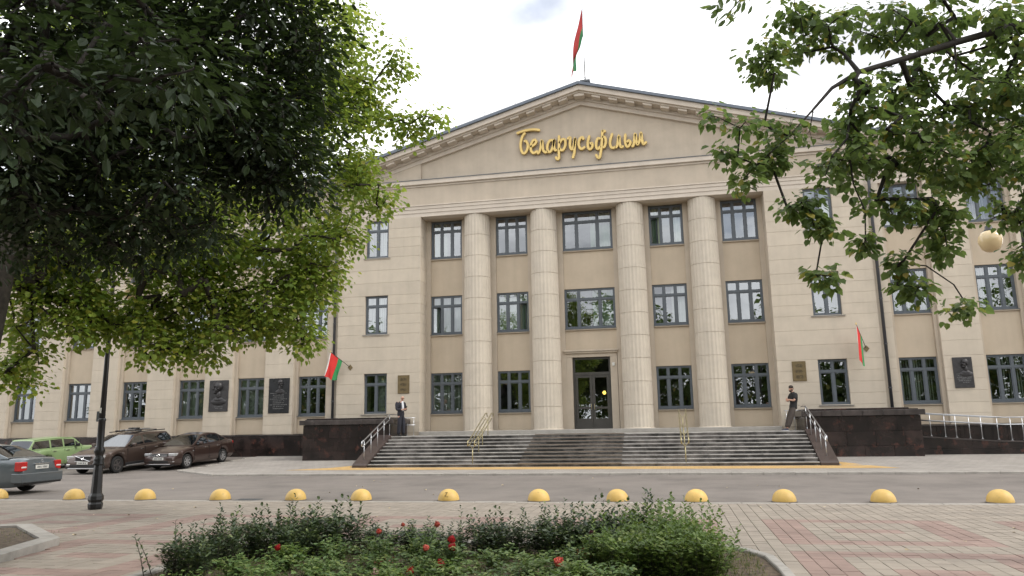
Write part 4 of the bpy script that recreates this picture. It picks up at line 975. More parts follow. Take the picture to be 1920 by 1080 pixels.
VAZ = dict(L=4.06, W=1.61, r=.30, wheels=[.74, 3.16], spokes=10, top=[(0, .46), (.02, .74), (.08, .86), (1.1, .93), (1.3, .945), (3.96, .94), (4.03, .86), (4.06, .5)],
    cab=[(1.24, .94), (1.66, 1.36), (3.72, 1.40), (4.0, .96)], peak=(2.3, 1.435), win=[(1.3, 1.62), (1.67, 2.22), (2.30, 2.92), (3.0, 3.86)], rw=.76, rp=.08, handles=[2.1, 2.8], doors=[1.35, 2.26, 2.95], plate=(.48, .6), hand='chrome', mirror='black_trim',
    extras=[('headlight', 'headlight', (-.02, .1), (.5, .68), (.62, .78), True), ('grille', 'black_trim', (-.015, .05), (-.5, .5), (.6, .78), False), ('bumper', 'chrome', (-.08, .04), (-.76, .76), (.42, .52), False), ('bumper', 'chrome', (4.02, 4.14), (-.76, .76), (.42, .52), False), ('tail_light', 'tail_red', (4.0, 4.075), (.62, .76), (.62, .86), True), ('gutter', 'paint_green', (1.7, 3.75), (.62, .645), (1.385, 1.40), True)])
SKO = dict(L=4.5, W=1.73, r=.315, wheels=[.92, 3.43], top=[(0, .50), (.06, .65), (.3, .74), (1.1, .9), (1.3, .93), (3.3, .985), (3.9, 1.02), (4.38, 1.01), (4.46, .94), (4.5, .58)],
    cab=[(1.22, .93), (2.02, 1.37), (3.12, 1.385), (4.02, 1.035)], peak=(2.6, 1.43), win=[(1.3, 2.25), (2.33, 3.1), (3.16, 3.7)], rw=.67, handles=[2.1, 3.0], doors=[1.35, 2.29, 3.2], plate=(.45, .76), hand='paint_blue',
    extras=[('headlight', 'headlight', (.04, .3), (.5, .78), (.6, .72), True), ('grille', 'black_trim', (-.01, .1), (-.4, .4), (.58, .7), False), ('tail_light', 'tail_red', (4.28, 4.50), (.56, .815), (.66, .93), True), ('reverse_light', 'tail_clear', (4.3, 4.512), (.60, .80), (.745, .80), True), ('rear_bumper', 'paint_blue', (4.2, 4.58), (-.82, .82), (.33, .60), False), ('plate_lamp_bar', 'chrome', (4.44, 4.525), (-.30, .30), (.84, .865), False), ('exhaust', 'black_trim', (4.3, 4.56), (.42, .50), (.24, .29), False), ('towing_lip', 'black_trim', (4.3, 4.56), (-.8, .8), (.28, .335), False)])
def badge(par, x, z, r, kind):
    b = MB(); n = 20; pts = [(x, r*math.cos(2*math.pi*k/n), z + r*math.sin(2*math.pi*k/n)) for k in range(n+1)]; b.tube(pts, r*.16, 6, False)
    if kind == 'vw':
        b.tube([(x, -r*.75, z + r*.5), (x, -r*.3, z - r*.75), (x, 0, z - r*.05), (x, r*.3, z - r*.75), (x, r*.75, z + r*.5)], r*.11, 5); b.tube([(x, -r*.42, z + r*.8), (x, 0, z + r*.12), (x, r*.42, z + r*.8)], r*.11, 5)
    if kind == 'volvo': b.tube([(x - .004, -.36, z + .12), (x - .004, .36, z - .10)], .012, 5)
    b.build('badge', 'chrome', par)
vw = car('parked_car', 'dark brown saloon car parked nose out against the pavement corner', VW, 'paint_brown', (-18.07, -3.75, .147), R(-90) - .03, .05); badge(vw, VW['L']/2 + .02, .655, .06, 'vw')
vo = car('parked_car', 'bronze estate car with a roof rack parked behind the lamp post', VOL, 'paint_bronze', (-20.35, -5.3, .067), R(-90), .05, 'rim_dark'); badge(vo, VOL['L']/2 + .03, .69, .05, 'volvo')
car('parked_car', 'light green old boxy estate car parked nose to the building', VAZ, 'paint_green', (-24.65, -4.5, .108), R(90) - .10, -.05, 'rim_dark')
sk = car('parked_car', 'blue-grey saloon car on the road seen from behind with red lamps', SKO, 'paint_blue', (-17.11, -15.77, 0), R(185)); badge(sk, -SKO['L']/2 - .005, .93, .035, 'ring')
car('parked_car', 'black car half hidden beyond the light green estate', VW, 'paint_black', (-30.4, -4.4, .113), R(90), -.05)
# ================================================================== PEOPLE
mat('skin', (.50, .29, .21), .5, .06, 12); mat('suit', (.016, .017, .026), .8, .1, 8); mat('shirt_white', (.68, .70, .74), .7, .04); mat('tee_black', (.012, .012, .013), .85, .1); mat('trousers_brown', (.055, .043, .036), .85, .15, 12, .3, 40); mat('shoe_black', (.012, .012, .012), .4); mat('shoe_white', (.7, .7, .72), .5); mat('shoe_navy', (.02, .022, .05), .6); mat('hair_dark', (.028, .018, .012), .7, .2, 40); mat('eye_dark', (.02, .015, .012), .3); mat('lip', (.36, .14, .11), .5)
def skin_mesh(chains, name, sub=2):
    """chains: list of lists of (point, radius); points that coincide are welded, so limbs branch from the body"""
    V = []; Rd = []; E = []; idx = {}
    roots = set()
    for ch in chains:
        prev = None
        for p, r in ch:
            k = tuple(round(c, 4) for c in p)
            if k not in idx: idx[k] = len(V); V.append(p); Rd.append(r if hasattr(r, '__len__') else (r, r))
            if prev is not None: E.append((prev, idx[k]))
            prev = idx[k]
    me = bpy.data.meshes.new(name); me.from_pydata([tuple(p) for p in V], E, []); o = bpy.data.objects.new('tmp', me); COL.objects.link(o)
    md = o.modifiers.new('s', 'SKIN'); md.branch_smoothing = .6; md.use_smooth_shade = True
    sv = me.skin_vertices[0].data
    for i, r in enumerate(Rd): sv[i].radius = r
    # roots: first vertex of every connected component
    par = list(range(len(V)))
    def find(a):
        while par[a] != a: a = par[a]
        return a
    for a, b in E: par[find(b)] = find(a)
    seen = set()
    for i in range(len(V)):
        f = find(i); sv[i].use_root = f not in seen; seen.add(f)
    ss = o.modifiers.new('u', 'SUBSURF'); ss.levels = sub; ss.render_levels = sub
    dg = bpy.context.evaluated_depsgraph_get(); dg.update(); ev = o.evaluated_get(dg); res = bpy.data.meshes.new_from_object(ev); res.name = name
    bpy.data.objects.remove(o); bpy.data.meshes.remove(me); res.materials.clear(); res.shade_smooth(); return res
def hand_chains(w, d, side, up, curl=.5):
    """palm at wrist w, pointing d, thumb towards side; five bent fingers"""
    w, d, side, up = Vector(w), Vector(d).normalized(), Vector(side).normalized(), Vector(up).normalized(); ch = [[(w, .024), (w + d*.045, (.036, .018)), (w + d*.085, (.036, .016))]]
    for k, (o, ln) in enumerate(((.027, .07), (.009, .08), (-.009, .075), (-.026, .058))):
        a = w + d*.075 + side*o; b = a + (d*(1-curl*.5) - up*curl*.4).normalized()*ln*.55; c = b + (d*(1-curl) - up*curl).normalized()*ln*.5; ch.append([(a, .0095), (b, .009), (c, .0075)])
    a = w + d*.025 + side*.026; b = a + (side*.7 + d*.6).normalized()*.04; c = b + (d*.9 + side*.1 - up*.2).normalized()*.035; ch.append([(a, .012), (b, .0105), (c, .009)])
    return ch
def person(label, loc, rz, J, hands, hair, clothes, shoes):
    t = thing('person', label, 'person', loc, rz); g = {k: Vector(v) for k, v in J.items()}
    hd = g['head']; nk = g['neck']; fw = g['face'].normalized(); lf = Vector((0, 0, 1)).cross(fw).normalized(); upv = fw.cross(lf)
    ch = [[(g['pelvis'], (.105, .085)), (g['waist'], (.105, .085)), (g['chest'], (.135, .10)), (nk - (nk - g['chest'])*.22, (.075, .065)), (nk, .055), (hd - upv*.06, .062), (hd, (.074, .088)), (hd + upv*.075, (.068, .082))]]
    ch.append([(hd - upv*.06, .062), (hd - upv*.085 + fw*.045, .04)])
    for s in 'lr':
        ch.append([(g['chest'], (.135, .10)), (g['sh_'+s], .058), (g['el_'+s], .043), (g['wr_'+s], .028)]); ch.append([(g['pelvis'], (.105, .085)), (g['hip_'+s], .075), (g['kn_'+s], .06), (g['an_'+s], .042)])
    for w, d, sd, up, c in hands:
        hc = hand_chains(g[w], d, sd, up, c); ch += hc
    me = skin_mesh(ch, 'body'); bo = obj('body', me, 'skin', t)
    fc = MB()
    def ell(b, c, rx, ry, rz_):
        v = []; n = 10; m = 6
        for i in range(m+1):
            a = -math.pi/2 + math.pi*i/m
            for k in range(n): w = 2*math.pi*k/n; v.append(c + fw*rx*math.cos(a)*math.cos(w) + lf*ry*math.cos(a)*math.sin(w) + upv*rz_*math.sin(a))
        b.add(v, [(i*n+k, i*n+(k+1) % n, (i+1)*n+(k+1) % n, (i+1)*n+k) for i in range(m) for k in range(n)])
    ell(fc, hd + fw*.095 - upv*.028, .022, .015, .028)
    for s in (1, -1): ell(fc, hd + lf*s*.078 - upv*.02 - fw*.005, .018, .010, .032)
    fc.build('nose_and_ears', 'skin', bo, True, fix=False)
    ey = MB()
    for s in (1, -1): ell(ey, hd + fw*.082 + lf*s*.03 + upv*.004, .010, .013, .008)
    ey.build('eyes', 'eye_dark', bo, True, fix=False); mo = MB(); ell(mo, hd + fw*.080 - upv*.068, .012, .024, .007); mo.build('mouth', 'lip', bo, True, fix=False)
    if hair:
        hb = MB(); ell(hb, hd + upv*.055 - fw*.018, .098, .084, .072); ell(hb, hd - fw*.05 + upv*.0, .055, .074, .08)
        if hair == 'beard': ell(hb, hd - upv*.098 + fw*.05, .042, .05, .035); [ell(hb, hd + lf*s*.066 - upv*.06 + fw*.02, .03, .014, .05) for s in (1, -1)]
        hb.build('hair', 'hair_dark', t, True, fix=False)
    for nm, m, cc in clothes: obj(nm, skin_mesh([[(g[p] if isinstance(p, str) else Vector(p), r) for p, r in c] for c in cc], nm), m, t)
    for s in 'lr':
        a = g['an_'+s]; d = g['toe_'+s]; fwd = (d - a); fwd.z = 0; fwd.normalize(); ms = skin_mesh([[(Vector((a.x, a.y, .055)) - fwd*.05, (.046, .05)), (Vector((a.x, a.y, .05)) + fwd*.05, (.048, .045)), (Vector((a.x, a.y, .036)) + fwd*.16, (.045, .032)), (Vector((a.x, a.y, .03)) + fwd*.2, (.035, .026))]], 'shoe'); so = obj('shoe', ms, shoes[0], t)
        if len(shoes) > 1: obj('sole', skin_mesh([[(Vector((a.x, a.y, .017)) - fwd*.06, (.05, .017)), (Vector((a.x, a.y, .017)) + fwd*.06, (.052, .017)), (Vector((a.x, a.y, .017)) + fwd*.21, (.042, .016))]], 'sole'), shoes[1], so)
    return t
# bald man in a dark suit, half turned to the right, looking down at what he holds. local x = forward
JA = dict(pelvis=(-.02, 0, .93), waist=(-.03, 0, 1.10), chest=(-.02, 0, 1.33), neck=(.03, 0, 1.53), head=(.075, .0, 1.635), face=(.80, -.18, -.55), sh_l=(-.02, .18, 1.42), sh_r=(-.02, -.18, 1.42), el_l=(-.04, .24, 1.13), el_r=(-.03, -.24, 1.13), wr_l=(.20, .10, 1.16), wr_r=(.21, -.09, 1.13),
    hip_l=(-.01, .09, .88), hip_r=(-.01, -.09, .88), kn_l=(.05, .10, .48), kn_r=(.0, -.09, .48), an_l=(.02, .10, .08), an_r=(-.06, -.10, .08), toe_l=(.25, .13, .03), toe_r=(.17, -.13, .03))
ma = person('bald man in a dark suit and white shirt looking down at his hands', (-8.52, -2.12, ZL), R(-28), JA, [('wr_l', (.6, -.45, .15), (.2, .3, .9), (.5, .8, 0), .6), ('wr_r', (.7, .35, .1), (.2, -.2, .9), (.5, -.8, 0), .6)], None,
    [('jacket', 'suit', [[((-.02, 0, .78), (.17, .165)), ((-.03, 0, 1.0), (.165, .16)), ((-.035, 0, 1.14), (.16, .15)), ((-.035, 0, 1.32), (.165, .155)), ((-.02, 0, 1.44), (.12, .11)), ((.0, 0, 1.50), (.075, .075))], [((-.035, 0, 1.32), (.165, .155)), ('sh_l', .10), ('el_l', .078), ((.15, .13, 1.155), .058)], [((-.035, 0, 1.32), (.165, .155)), ('sh_r', .10), ('el_r', .078), ((.16, -.115, 1.135), .058)]]),
     ('shirt', 'shirt_white', [[((.095, -.0, 1.06), (.055, .05)), ((.10, -.0, 1.25), (.055, .05)), ((.075, 0, 1.42), (.05, .05)), ((.04, 0, 1.50), (.06, .06))]]),
     ('trousers', 'suit', [[((-.02, 0, .98), (.145, .13)), ((-.01, 0, .88), (.15, .14))], [((-.01, 0, .88), (.15, .14)), ('hip_l', .115), ('kn_l', .095), ((.02, .10, .08), .085)], [((-.01, 0, .88), (.15, .14)), ('hip_r', .115), ('kn_r', .095), ((-.06, -.10, .08), .085)]])], ['shoe_black'])
ma.scale = (1.06, 1.06, 1.06)
ph = MB().cbox(-.004, .004, -.036, .036, -.075, .075, .003).build('mobile_phone', 'black_trim'); tag(ph, 'small dark phone held by the bald man', 'phone')
ph.matrix_world = Matrix.Translation((-8.52, -2.12, ZL)) @ Matrix.Rotation(R(-28), 4, 'Z') @ Matrix.Translation((.33, -.0, 1.29)) @ Matrix.Rotation(R(35), 4, 'Y')
# man in a black shirt leaning back on the railing with folded arms; he faces local +x
JB = dict(pelvis=(-.30, 0, .86), waist=(-.33, 0, 1.03), chest=(-.34, 0, 1.27), neck=(-.30, 0, 1.48), head=(-.265, 0, 1.585), face=(.85, .35, -.1), sh_l=(-.35, .19, 1.38), sh_r=(-.35, -.19, 1.38), el_l=(-.24, .25, 1.12), el_r=(-.24, -.25, 1.12), wr_l=(-.08, .03, 1.17), wr_r=(-.06, -.03, 1.13),
    hip_l=(-.27, .09, .82), hip_r=(-.27, -.09, .82), kn_l=(-.10, .11, .45), kn_r=(-.14, -.10, .45), an_l=(.06, .12, .08), an_r=(-.03, -.11, .08), toe_l=(.28, .14, .03), toe_r=(.19, -.13, .03))
mb_ = person('bearded man in a black shirt leaning on the railing with folded arms', (8.28, -2.1, ZL), R(180 + 18), JB, [('wr_l', (.15, -.9, .05), (0, 0, 1), (1, 0, 0), .5), ('wr_r', (.1, .9, .05), (0, 0, 1), (1, 0, 0), .5)], 'beard',
    [('shirt', 'tee_black', [[((-.285, 0, .80), (.165, .16)), ((-.30, 0, .88), (.165, .155)), ((-.33, 0, 1.03), (.155, .145)), ((-.34, 0, 1.26), (.165, .155)), ((-.325, 0, 1.40), (.115, .11)), ((-.305, 0, 1.47), (.075, .075))], [((-.34, 0, 1.26), (.165, .155)), ('sh_l', .095), ((-.265, .24, 1.15), .07)], [((-.34, 0, 1.26), (.165, .155)), ('sh_r', .095), ((-.265, -.24, 1.15), .07)]]),
     ('trousers', 'trousers_brown', [[((-.32, 0, 1.0), (.13, .10)), ((-.28, 0, .83), (.145, .12))], [((-.28, 0, .83), (.145, .12)), ('hip_l', .11), ('kn_l', .105), ((.055, .12, .10), .095)], [((-.28, 0, .83), (.145, .12)), ('hip_r', .11), ('kn_r', .105), ((-.035, -.11, .10), .095)]])], ['shoe_navy', 'shoe_white'])
mb_.scale = (1.09, 1.09, 1.09)
# ================================================================== TREES
LINDEN = (np.array([(0, 0, 0), (.12, .38, .06), (.55, .40, .09), (1, 0, -.04), (.55, -.40, .09), (.12, -.38, .06)]), [(0, 3, 2, 1), (0, 5, 4, 3)])
OVAL = (np.array([(0, 0, 0), (.25, .20, .04), (.65, .22, .05), (1, 0, -.06), (.65, -.22, .05), (.25, -.20, .04)]), [(0, 3, 2, 1), (0, 5, 4, 3)])
BLADE = (np.array([(0, .04, 0), (.5, .045, .12), (1, 0, .0), (.5, -.045, .12), (0, -.04, 0)]), None)
def leaf_arrays(pos, axis, nrm, size, shape):
    tv, tf = shape; N = len(pos); a = axis / np.linalg.norm(axis, axis=1, keepdims=True); n = nrm - a * np.sum(nrm*a, axis=1, keepdims=True); n /= np.linalg.norm(n, axis=1, keepdims=True) + 1e-9; b = np.cross(n, a)
    v = pos[:, None, :] + size[:, None, None] * (tv[None, :, 0:1]*a[:, None, :] + tv[None, :, 1:2]*b[:, None, :] + tv[None, :, 2:3]*n[:, None, :])
    return v.reshape(-1, 3), (np.array(tf)[None] + (np.arange(N)*len(tv))[:, None, None]).reshape(-1, 4)
def leaf_mesh(name, pos, axis, nrm, size, shape):
    v, f = leaf_arrays(pos, axis, nrm, size, shape); me = bpy.data.meshes.new(name)
    me.vertices.add(len(v)); me.vertices.foreach_set('co', v.astype(np.float32).ravel()); me.loops.add(f.size); me.loops.foreach_set('vertex_index', f.astype(np.int32).ravel())
    me.polygons.add(len(f)); me.polygons.foreach_set('loop_start', (np.arange(len(f))*4).astype(np.int32)); me.polygons.foreach_set('loop_total', np.full(len(f), 4, np.int32)); me.update(calc_edges=True); return me
def rnd_dirs(n): d = rng.normal(size=(n, 3)); return d / np.linalg.norm(d, axis=1, keepdims=True)
def ell_points(c, r, n, shell=.35):
    d = rnd_dirs(n); q = shell + (1 - shell)*rng.random(n)**.6; return np.array(c) + d*q[:, None]*np.array(r)
def skeleton(trunk, targets, step=.5, sag=.06, wob=.10):
    """connect every target to the nearest node already grown; returns nodes, parents"""
    nodes = [np.array(p, float) for p in trunk]; par = [-1] + list(range(len(trunk)-1)); lock = len(trunk)
    order = np.argsort([min(np.linalg.norm(t - n) for n in nodes[2:] or nodes) for t in targets]); ends = {}
    A = np.zeros((len(targets)*12 + len(nodes) + 4000, 3)); A[:len(nodes)] = nodes; k = len(nodes)
    for ti in order:
        t = targets[ti]; d = np.linalg.norm(A[:k] - t, axis=1); low = A[:k, 2] > t[2] + 1.2; d = d + low*.35; d[:2] += 3 if lock > 3 else 0
        j = int(np.argmin(d)); p = A[j].copy(); L_ = np.linalg.norm(t - p); m = max(1, int(L_/step)); prev = j
        for q in range(1, m+1):
            w = q/m; c = p + (t - p)*w + (rng.normal(size=3)*wob*min(1, L_) if q < m else 0) + np.array([0, 0, sag*L_*math.sin(w*math.pi)])
            if k >= len(A): A = np.vstack([A, np.zeros((2000, 3))])
            A[k] = c; par.append(prev); prev = k; k += 1
        ends[ti] = prev
    return A[:k], par, ends, lock
def branch_mesh(name, nodes, par, r0, rmin, lock, r1, expo=.5, sides=6, radii=None):
    n = len(nodes); cnt = np.ones(n)
    for i in range(n-1, 0, -1): cnt[par[i]] += cnt[i] if par[i] < i else 0
    rad = rmin*np.maximum(1, cnt)**expo; rad = np.minimum(rad, r1)
    for i in range(lock): rad[i] = radii[i] if radii else r0 + (r1*1.05 - r0)*i/max(1, lock-1)
    V = []; F = []
    for i in range(1, n):
        a, b = nodes[par[i]], nodes[i]; t = b - a; L_ = np.linalg.norm(t)
        if L_ < 1e-4: continue
        t /= L_; u = np.cross(t, (0.3, .5, .81)); u /= np.linalg.norm(u); w = np.cross(t, u); o = len(V); sd = 14 if rad[i] > .1 else sides if rad[i] > .012 else 4
        ra, rb = (min(rad[par[i]], rad[i]*1.6), rad[i]) if i >= lock else (rad[par[i]], rad[i])
        for c, r_ in ((a, ra), (b, rb)):
            for k in range(sd): an = 2*math.pi*k/sd; V.append(c + (u*math.cos(an) + w*math.sin(an))*r_)
        F += [(o+k, o+(k+1) % sd, o+sd+(k+1) % sd, o+sd+k) for k in range(sd)]
    me = bpy.data.meshes.new(name); me.from_pydata([tuple(v) for v in V], [], F); me.shade_smooth(); return me, rad
def foliage(centres, per, spread, size, shape, droop=.5, flat=.6, jit=.35):
    N = len(centres)*per; c = np.repeat(np.array(centres), per, axis=0); d = rnd_dirs(N); q = rng.random(N)**.5; off = d*q[:, None]*np.array(spread); pos = c + off
    ax = d.copy(); ax[:, 2] = ax[:, 2]*.5 - droop; nr = rnd_dirs(N)*flat; nr[:, 2] += 1
    sz = size*(1 + jit*rng.normal(size=N)).clip(.5, 1.6); return pos, ax, nr, sz
def tree(label, base, trunk, targets, per, spread, lsize, shape, lm, bark, r0, r1, rmin=.006, droop=.5, limbs=(), nleafparts=0, step=.5, sag=.06, expo=.5, name='linden_tree', group=None, radii=None):
    t = thing(name, label, 'tree', base, group=group); b = np.array(base); tr = [np.array(p) - b for p in trunk]; tg = [np.array(p) - b for p in targets]
    if limbs:
        nodes0 = list(tr); par0 = [-1] + list(range(len(tr)-1))
    nodes, par, ends, lock = skeleton(tr, tg, step, sag)
    if limbs:
        pass
    me, rad = branch_mesh('trunk', nodes, par, r0, rmin, lock, r1, expo, radii=radii); obj('trunk', me, bark, t)
    pos, ax, nr, sz = foliage(tg, per, spread, lsize, shape, droop)
    # twigs out to some of the leaves
    TV = []; TF = []
    for i, c in enumerate(tg):
        for q in range(3):
            p = pos[i*per + q*max(1, per//4)]; o = len(TV); r_ = .004; TV += [c + (r_, 0, 0), c + (-r_*.5, r_, 0), c + (-r_*.5, -r_, 0), p]; TF += [(o, o+1, o+3), (o+1, o+2, o+3), (o+2, o, o+3)]
    tw = bpy.data.meshes.new('twigs'); tw.from_pydata([tuple(v) for v in TV], [], TF); obj('twigs', tw, bark, t)['kind'] = 'stuff'
    idx = np.arange(len(pos))
    if nleafparts:
        rel = pos + b - np.array(CP); dep = rel @ np.array(CF); px = 960 + FPX*(rel @ np.array(CR))/np.maximum(dep, .1); py = 540 - FPX*(rel @ np.array(CU))/np.maximum(dep, .1)
        score = np.where((dep > 1) & (px > 0) & (px < 1920) & (py > 0) & (py < 1080), sz/np.maximum(dep, .1), 0); big = np.argsort(-score)[:nleafparts]; idx = np.setdiff1d(idx, big)
    crown = obj('crown', leaf_mesh('crown', pos[idx], ax[idx], nr[idx], sz[idx], shape), lm, t); crown['kind'] = 'stuff'
    if nleafparts:
        lme = bpy.data.meshes.new('leaf'); lme.from_pydata([tuple(v) for v in shape[0]], [], shape[1]); lme.materials.append(MATS[lm])
        for i in big:
            a = Vector(ax[i]).normalized(); n = Vector(nr[i]); n = (n - a*n.dot(a)).normalized(); bb = n.cross(a); o = obj('leaf', lme, None, crown); s = sz[i]
            o.matrix_local = Matrix(((a.x*s, bb.x*s, n.x*s, pos[i][0]), (a.y*s, bb.y*s, n.y*s, pos[i][1]), (a.z*s, bb.z*s, n.z*s, pos[i][2]), (0, 0, 0, 1)))
    return t
def P3(px, py, d): return np.array(at(px, py, d))
def cloud(specs):
    """blobs of twig ends: (px, py, depth, half width, half height, half depth, count)"""
    out = []
    for px, py, d, hx, hy, hd, n in specs:
        c = P3(px, py, d); e = rnd_dirs(n)*(rng.random(n)**.45)[:, None]
        for q in e: out.append(c + np.array(CR)*q[0]*hx + np.array((0, 0, 1))*q[2]*hy + np.array((-.2, .98, 0))*q[1]*hd)
    return out
# sunlit linden rising from the kerbed tree bed
TA = [(-7.75, -24.75, -.05), (-7.72, -24.72, 1.2), (-7.66, -24.68, 3.0), (-7.6, -24.5, 4.8), (-7.3, -24.0, 6.8), (-7.0, -23.6, 9.5)]
spA = cloud([(300, 380, 15, 2.9, 2.2, 2.6, 150), (520, 420, 15.5, 1.5, 1.6, 1.6, 80), (470, 590, 15, 1.35, .62, 1.2, 70), (585, 520, 15.2, .7, .7, .8, 34), (330, 640, 14.6, 1.0, .5, 1.0, 34), (250, 600, 15, 1.0, .6, 1.2, 34), (150, 500, 14.4, 1.4, .9, 1.0, 60), (360, 520, 14.8, 1.2, .8, 1.0, 50), (40, 480, 13.8, 1.0, .8, .8, 30), (90, 590, 14, 1.1, .8, 1.0, 45), (30, 690, 13.6, .45, .45, .5, 12), (600, 250, 16.5, 1.4, 1.9, 1.8, 95), (680, 340, 16, .65, .7, .8, 20), (620, 90, 17, 1.0, 1.6, 1.6, 58), (690, 190, 16.5, .55, .9, .8, 17), (755, 235, 16.2, .5, .3, .4, 9), (300, 100, 16, 4.5, 2.2, 3.0, 150), (380, -150, 17, 4.5, 2.0, 3.5, 120), (-100, 300, 15, 2.2, 2.4, 2.5, 60), (640, 430, 15, .45, .5, .5, 10), (560, 630, 14.6, .35, .25, .4, 7), (720, 380, 15.6, .3, .25, .3, 5), (800, 225, 16.2, .25, .15, .3, 4), (735, 120, 16.8, .35, .3, .5, 7)])
tree('leafy linden with yellow-green foliage growing from the kerbed tree bed', (-7.75, -24.75, 0), TA, spA, 60, (.43, .43, .36), .083, LINDEN, 'leaf_linden', 'bark', .33, .17, .0075, .55)
# dark tree hanging over the viewer on the left
TB = [(-6.4, -30.6, -.05), (-6.4, -30.6, 1.6), (-6.3, -30.5, 3.0), (-6.1, -30.2, 4.6), (-5.8, -29.8, 6.4), (-5.6, -29.4, 8.4)]
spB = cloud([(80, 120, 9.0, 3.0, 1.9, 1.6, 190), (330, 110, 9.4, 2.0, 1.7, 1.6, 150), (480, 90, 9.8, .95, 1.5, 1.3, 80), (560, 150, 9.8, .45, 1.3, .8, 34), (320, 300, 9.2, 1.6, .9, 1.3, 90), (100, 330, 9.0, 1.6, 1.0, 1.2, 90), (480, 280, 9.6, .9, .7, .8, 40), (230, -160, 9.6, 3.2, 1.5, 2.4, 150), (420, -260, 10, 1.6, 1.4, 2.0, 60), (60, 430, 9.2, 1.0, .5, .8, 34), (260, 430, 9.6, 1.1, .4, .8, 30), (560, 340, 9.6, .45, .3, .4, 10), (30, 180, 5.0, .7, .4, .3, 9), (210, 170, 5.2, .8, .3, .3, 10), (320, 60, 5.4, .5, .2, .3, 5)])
spB += list(ell_points((-4.4, -32.6, 7.8), (3.4, 3.0, 1.8), 150, .2)) + list(ell_points((-6.0, -35.5, 6.6), (3.2, 2.8, 2.6), 110, .2))  # extra crown above and behind the viewer, added to block sky light
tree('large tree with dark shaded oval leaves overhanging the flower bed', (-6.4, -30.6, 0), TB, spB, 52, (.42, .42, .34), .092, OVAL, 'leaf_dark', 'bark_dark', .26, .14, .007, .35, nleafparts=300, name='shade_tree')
sh = bpy.data.objects['shade_tree']
# right linden: a long limb with hanging sprays
b0 = P3(2060, 600, 9.4); b0 = np.array((b0[0], b0[1], 0.))
limb = [P3(1985, 30, 9.2), P3(1890, 52, 9.1), P3(1790, 80, 9.0), P3(1690, 112, 8.9), P3(1610, 135, 8.8), P3(1560, 165, 8.7), P3(1525, 205, 8.6), P3(1480, 255, 8.5), P3(1440, 290, 8.4)]
TC = [b0 + (0, 0, -.05), b0 + (0, 0, 1.5), b0 + (-.05, 0, 3.0), b0 + (-.1, 0, 4.6), P3(2030, 60, 9.3)] + limb
spC = [P3(1595, 205, 8.75), P3(1588, 260, 8.7), P3(1578, 300, 8.6), P3(1548, 330, 8.5), P3(1600, 345, 8.6), P3(1622, 395, 8.6)]
nC0 = len(spC)
spC += cloud([(1440, 130, 8.8, .30, .30, .4, 11), (1540, 60, 9.2, .55, .30, .6, 20), (1480, 30, 9.3, .3, .2, .4, 8), (1600, 200, 9.0, .35, .35, .6, 14), (1680, 50, 9.4, .6, .35, .8, 22), (1850, 60, 9.4, .6, .4, .9, 22), (1780, 200, 9.2, .75, .35, .9, 34), (1880, 190, 9.2, .4, .5, .8, 26), (1840, 300, 9.0, .5, .33, .8, 34), (1915, 390, 9.0, .12, .35, .5, 12), (1720, 300, 8.9, .5, .3, .6, 22), (1600, 290, 8.8, .45, .22, .5, 13), (1480, 240, 8.6, .3, .18, .4, 8), (1360, 290, 8.4, .18, .10, .2, 4), (1440, 300, 8.5, .28, .18, .3, 8), (1390, 345, 8.4, .12, .08, .2, 3), (1500, 390, 8.5, .22, .12, .2, 8), (1540, 425, 8.5, .12, .14, .2, 5), (1545, 520, 8.5, .10, .12, .15, 5), (1620, 455, 8.6, .12, .06, .15, 4), (1680, 380, 8.7, .25, .22, .4, 8), (1740, 400, 8.8, .3, .3, .4, 11), (1700, 540, 8.7, .2, .10, .2, 6), (1765, 460, 8.8, .10, .25, .3, 7), (1800, 580, 8.7, .16, .06, .15, 4), (1690, 490, 8.7, .12, .08, .2, 4), (1335, 215, 8.4, .08, .04, .1, 2), (1385, 235, 8.4, .1, .06, .1, 2), (1915, 490, 9, .08, .15, .3, 5), (2080, 100, 9.5, 1.4, 1.2, 1.4, 60), (1890, 110, 9.3, .35, .3, .7, 12), (1900, 260, 9.1, .2, .3, .6, 12), (1700, 150, 9.3, .4, .25, .6, 12), (1760, 20, 9.6, .5, .25, .7, 14), (1640, 250, 9.0, .3, .25, .5, 9), (1900, -200, 10, 2.2, .9, 2.0, 70), (1640, -120, 9.8, 1.0, .5, 1.0, 26)])
tree('linden whose dark limb and hanging sprays reach in front of the facade', tuple(b0), TC, spC, 26, (.17, .17, .17), .079, LINDEN, 'leaf_right', 'bark_dark', .26, .045, .0048, .65, nleafparts=300, sag=.10, step=.28, expo=.42, radii=[.22, .21, .19, .15, .08, .050, .048, .043, .037, .030, .022, .016, .011, .007])
# small pinnate spray overhead
sp = P3(1440, -60, 5.2); t = thing('ash_tree', 'ash spray of narrow pointed leaflets hanging into the sky', 'tree', tuple(np.array((6.2, -32.6, 0))))
o0 = np.array((6.2, -32.6, 0)); path = [(0, 0, 0), (0.0, .1, 2.5), (-.1, .3, 4.2), tuple(P3(1640, -420, 5.2) - o0), tuple(P3(1500, -160, 5.2) - o0), tuple(P3(1405, -20, 5.1) - o0), tuple(P3(1365, 25, 5.0) - o0)]
MB().tube(path, [.12, .11, .09, .03, .012, .006, .003], 10).build('trunk', 'bark_dark', t, True)
lp = []; la = []
for cx, cy in ((1340, 8), (1362, 18), (1385, 4), (1352, 30), (1378, 28), (1400, 10), (1345, -15), (1410, -25), (1390, -45), (1430, -60), (1375, -20)):
    for k in range(4): lp.append(P3(cx + random.uniform(-12, 12), cy + random.uniform(-10, 8), 5.05 + random.uniform(-.1, .1)) - o0); la.append((random.uniform(-1, .3), random.uniform(-.4, .4), random.uniform(-1.2, .1)))
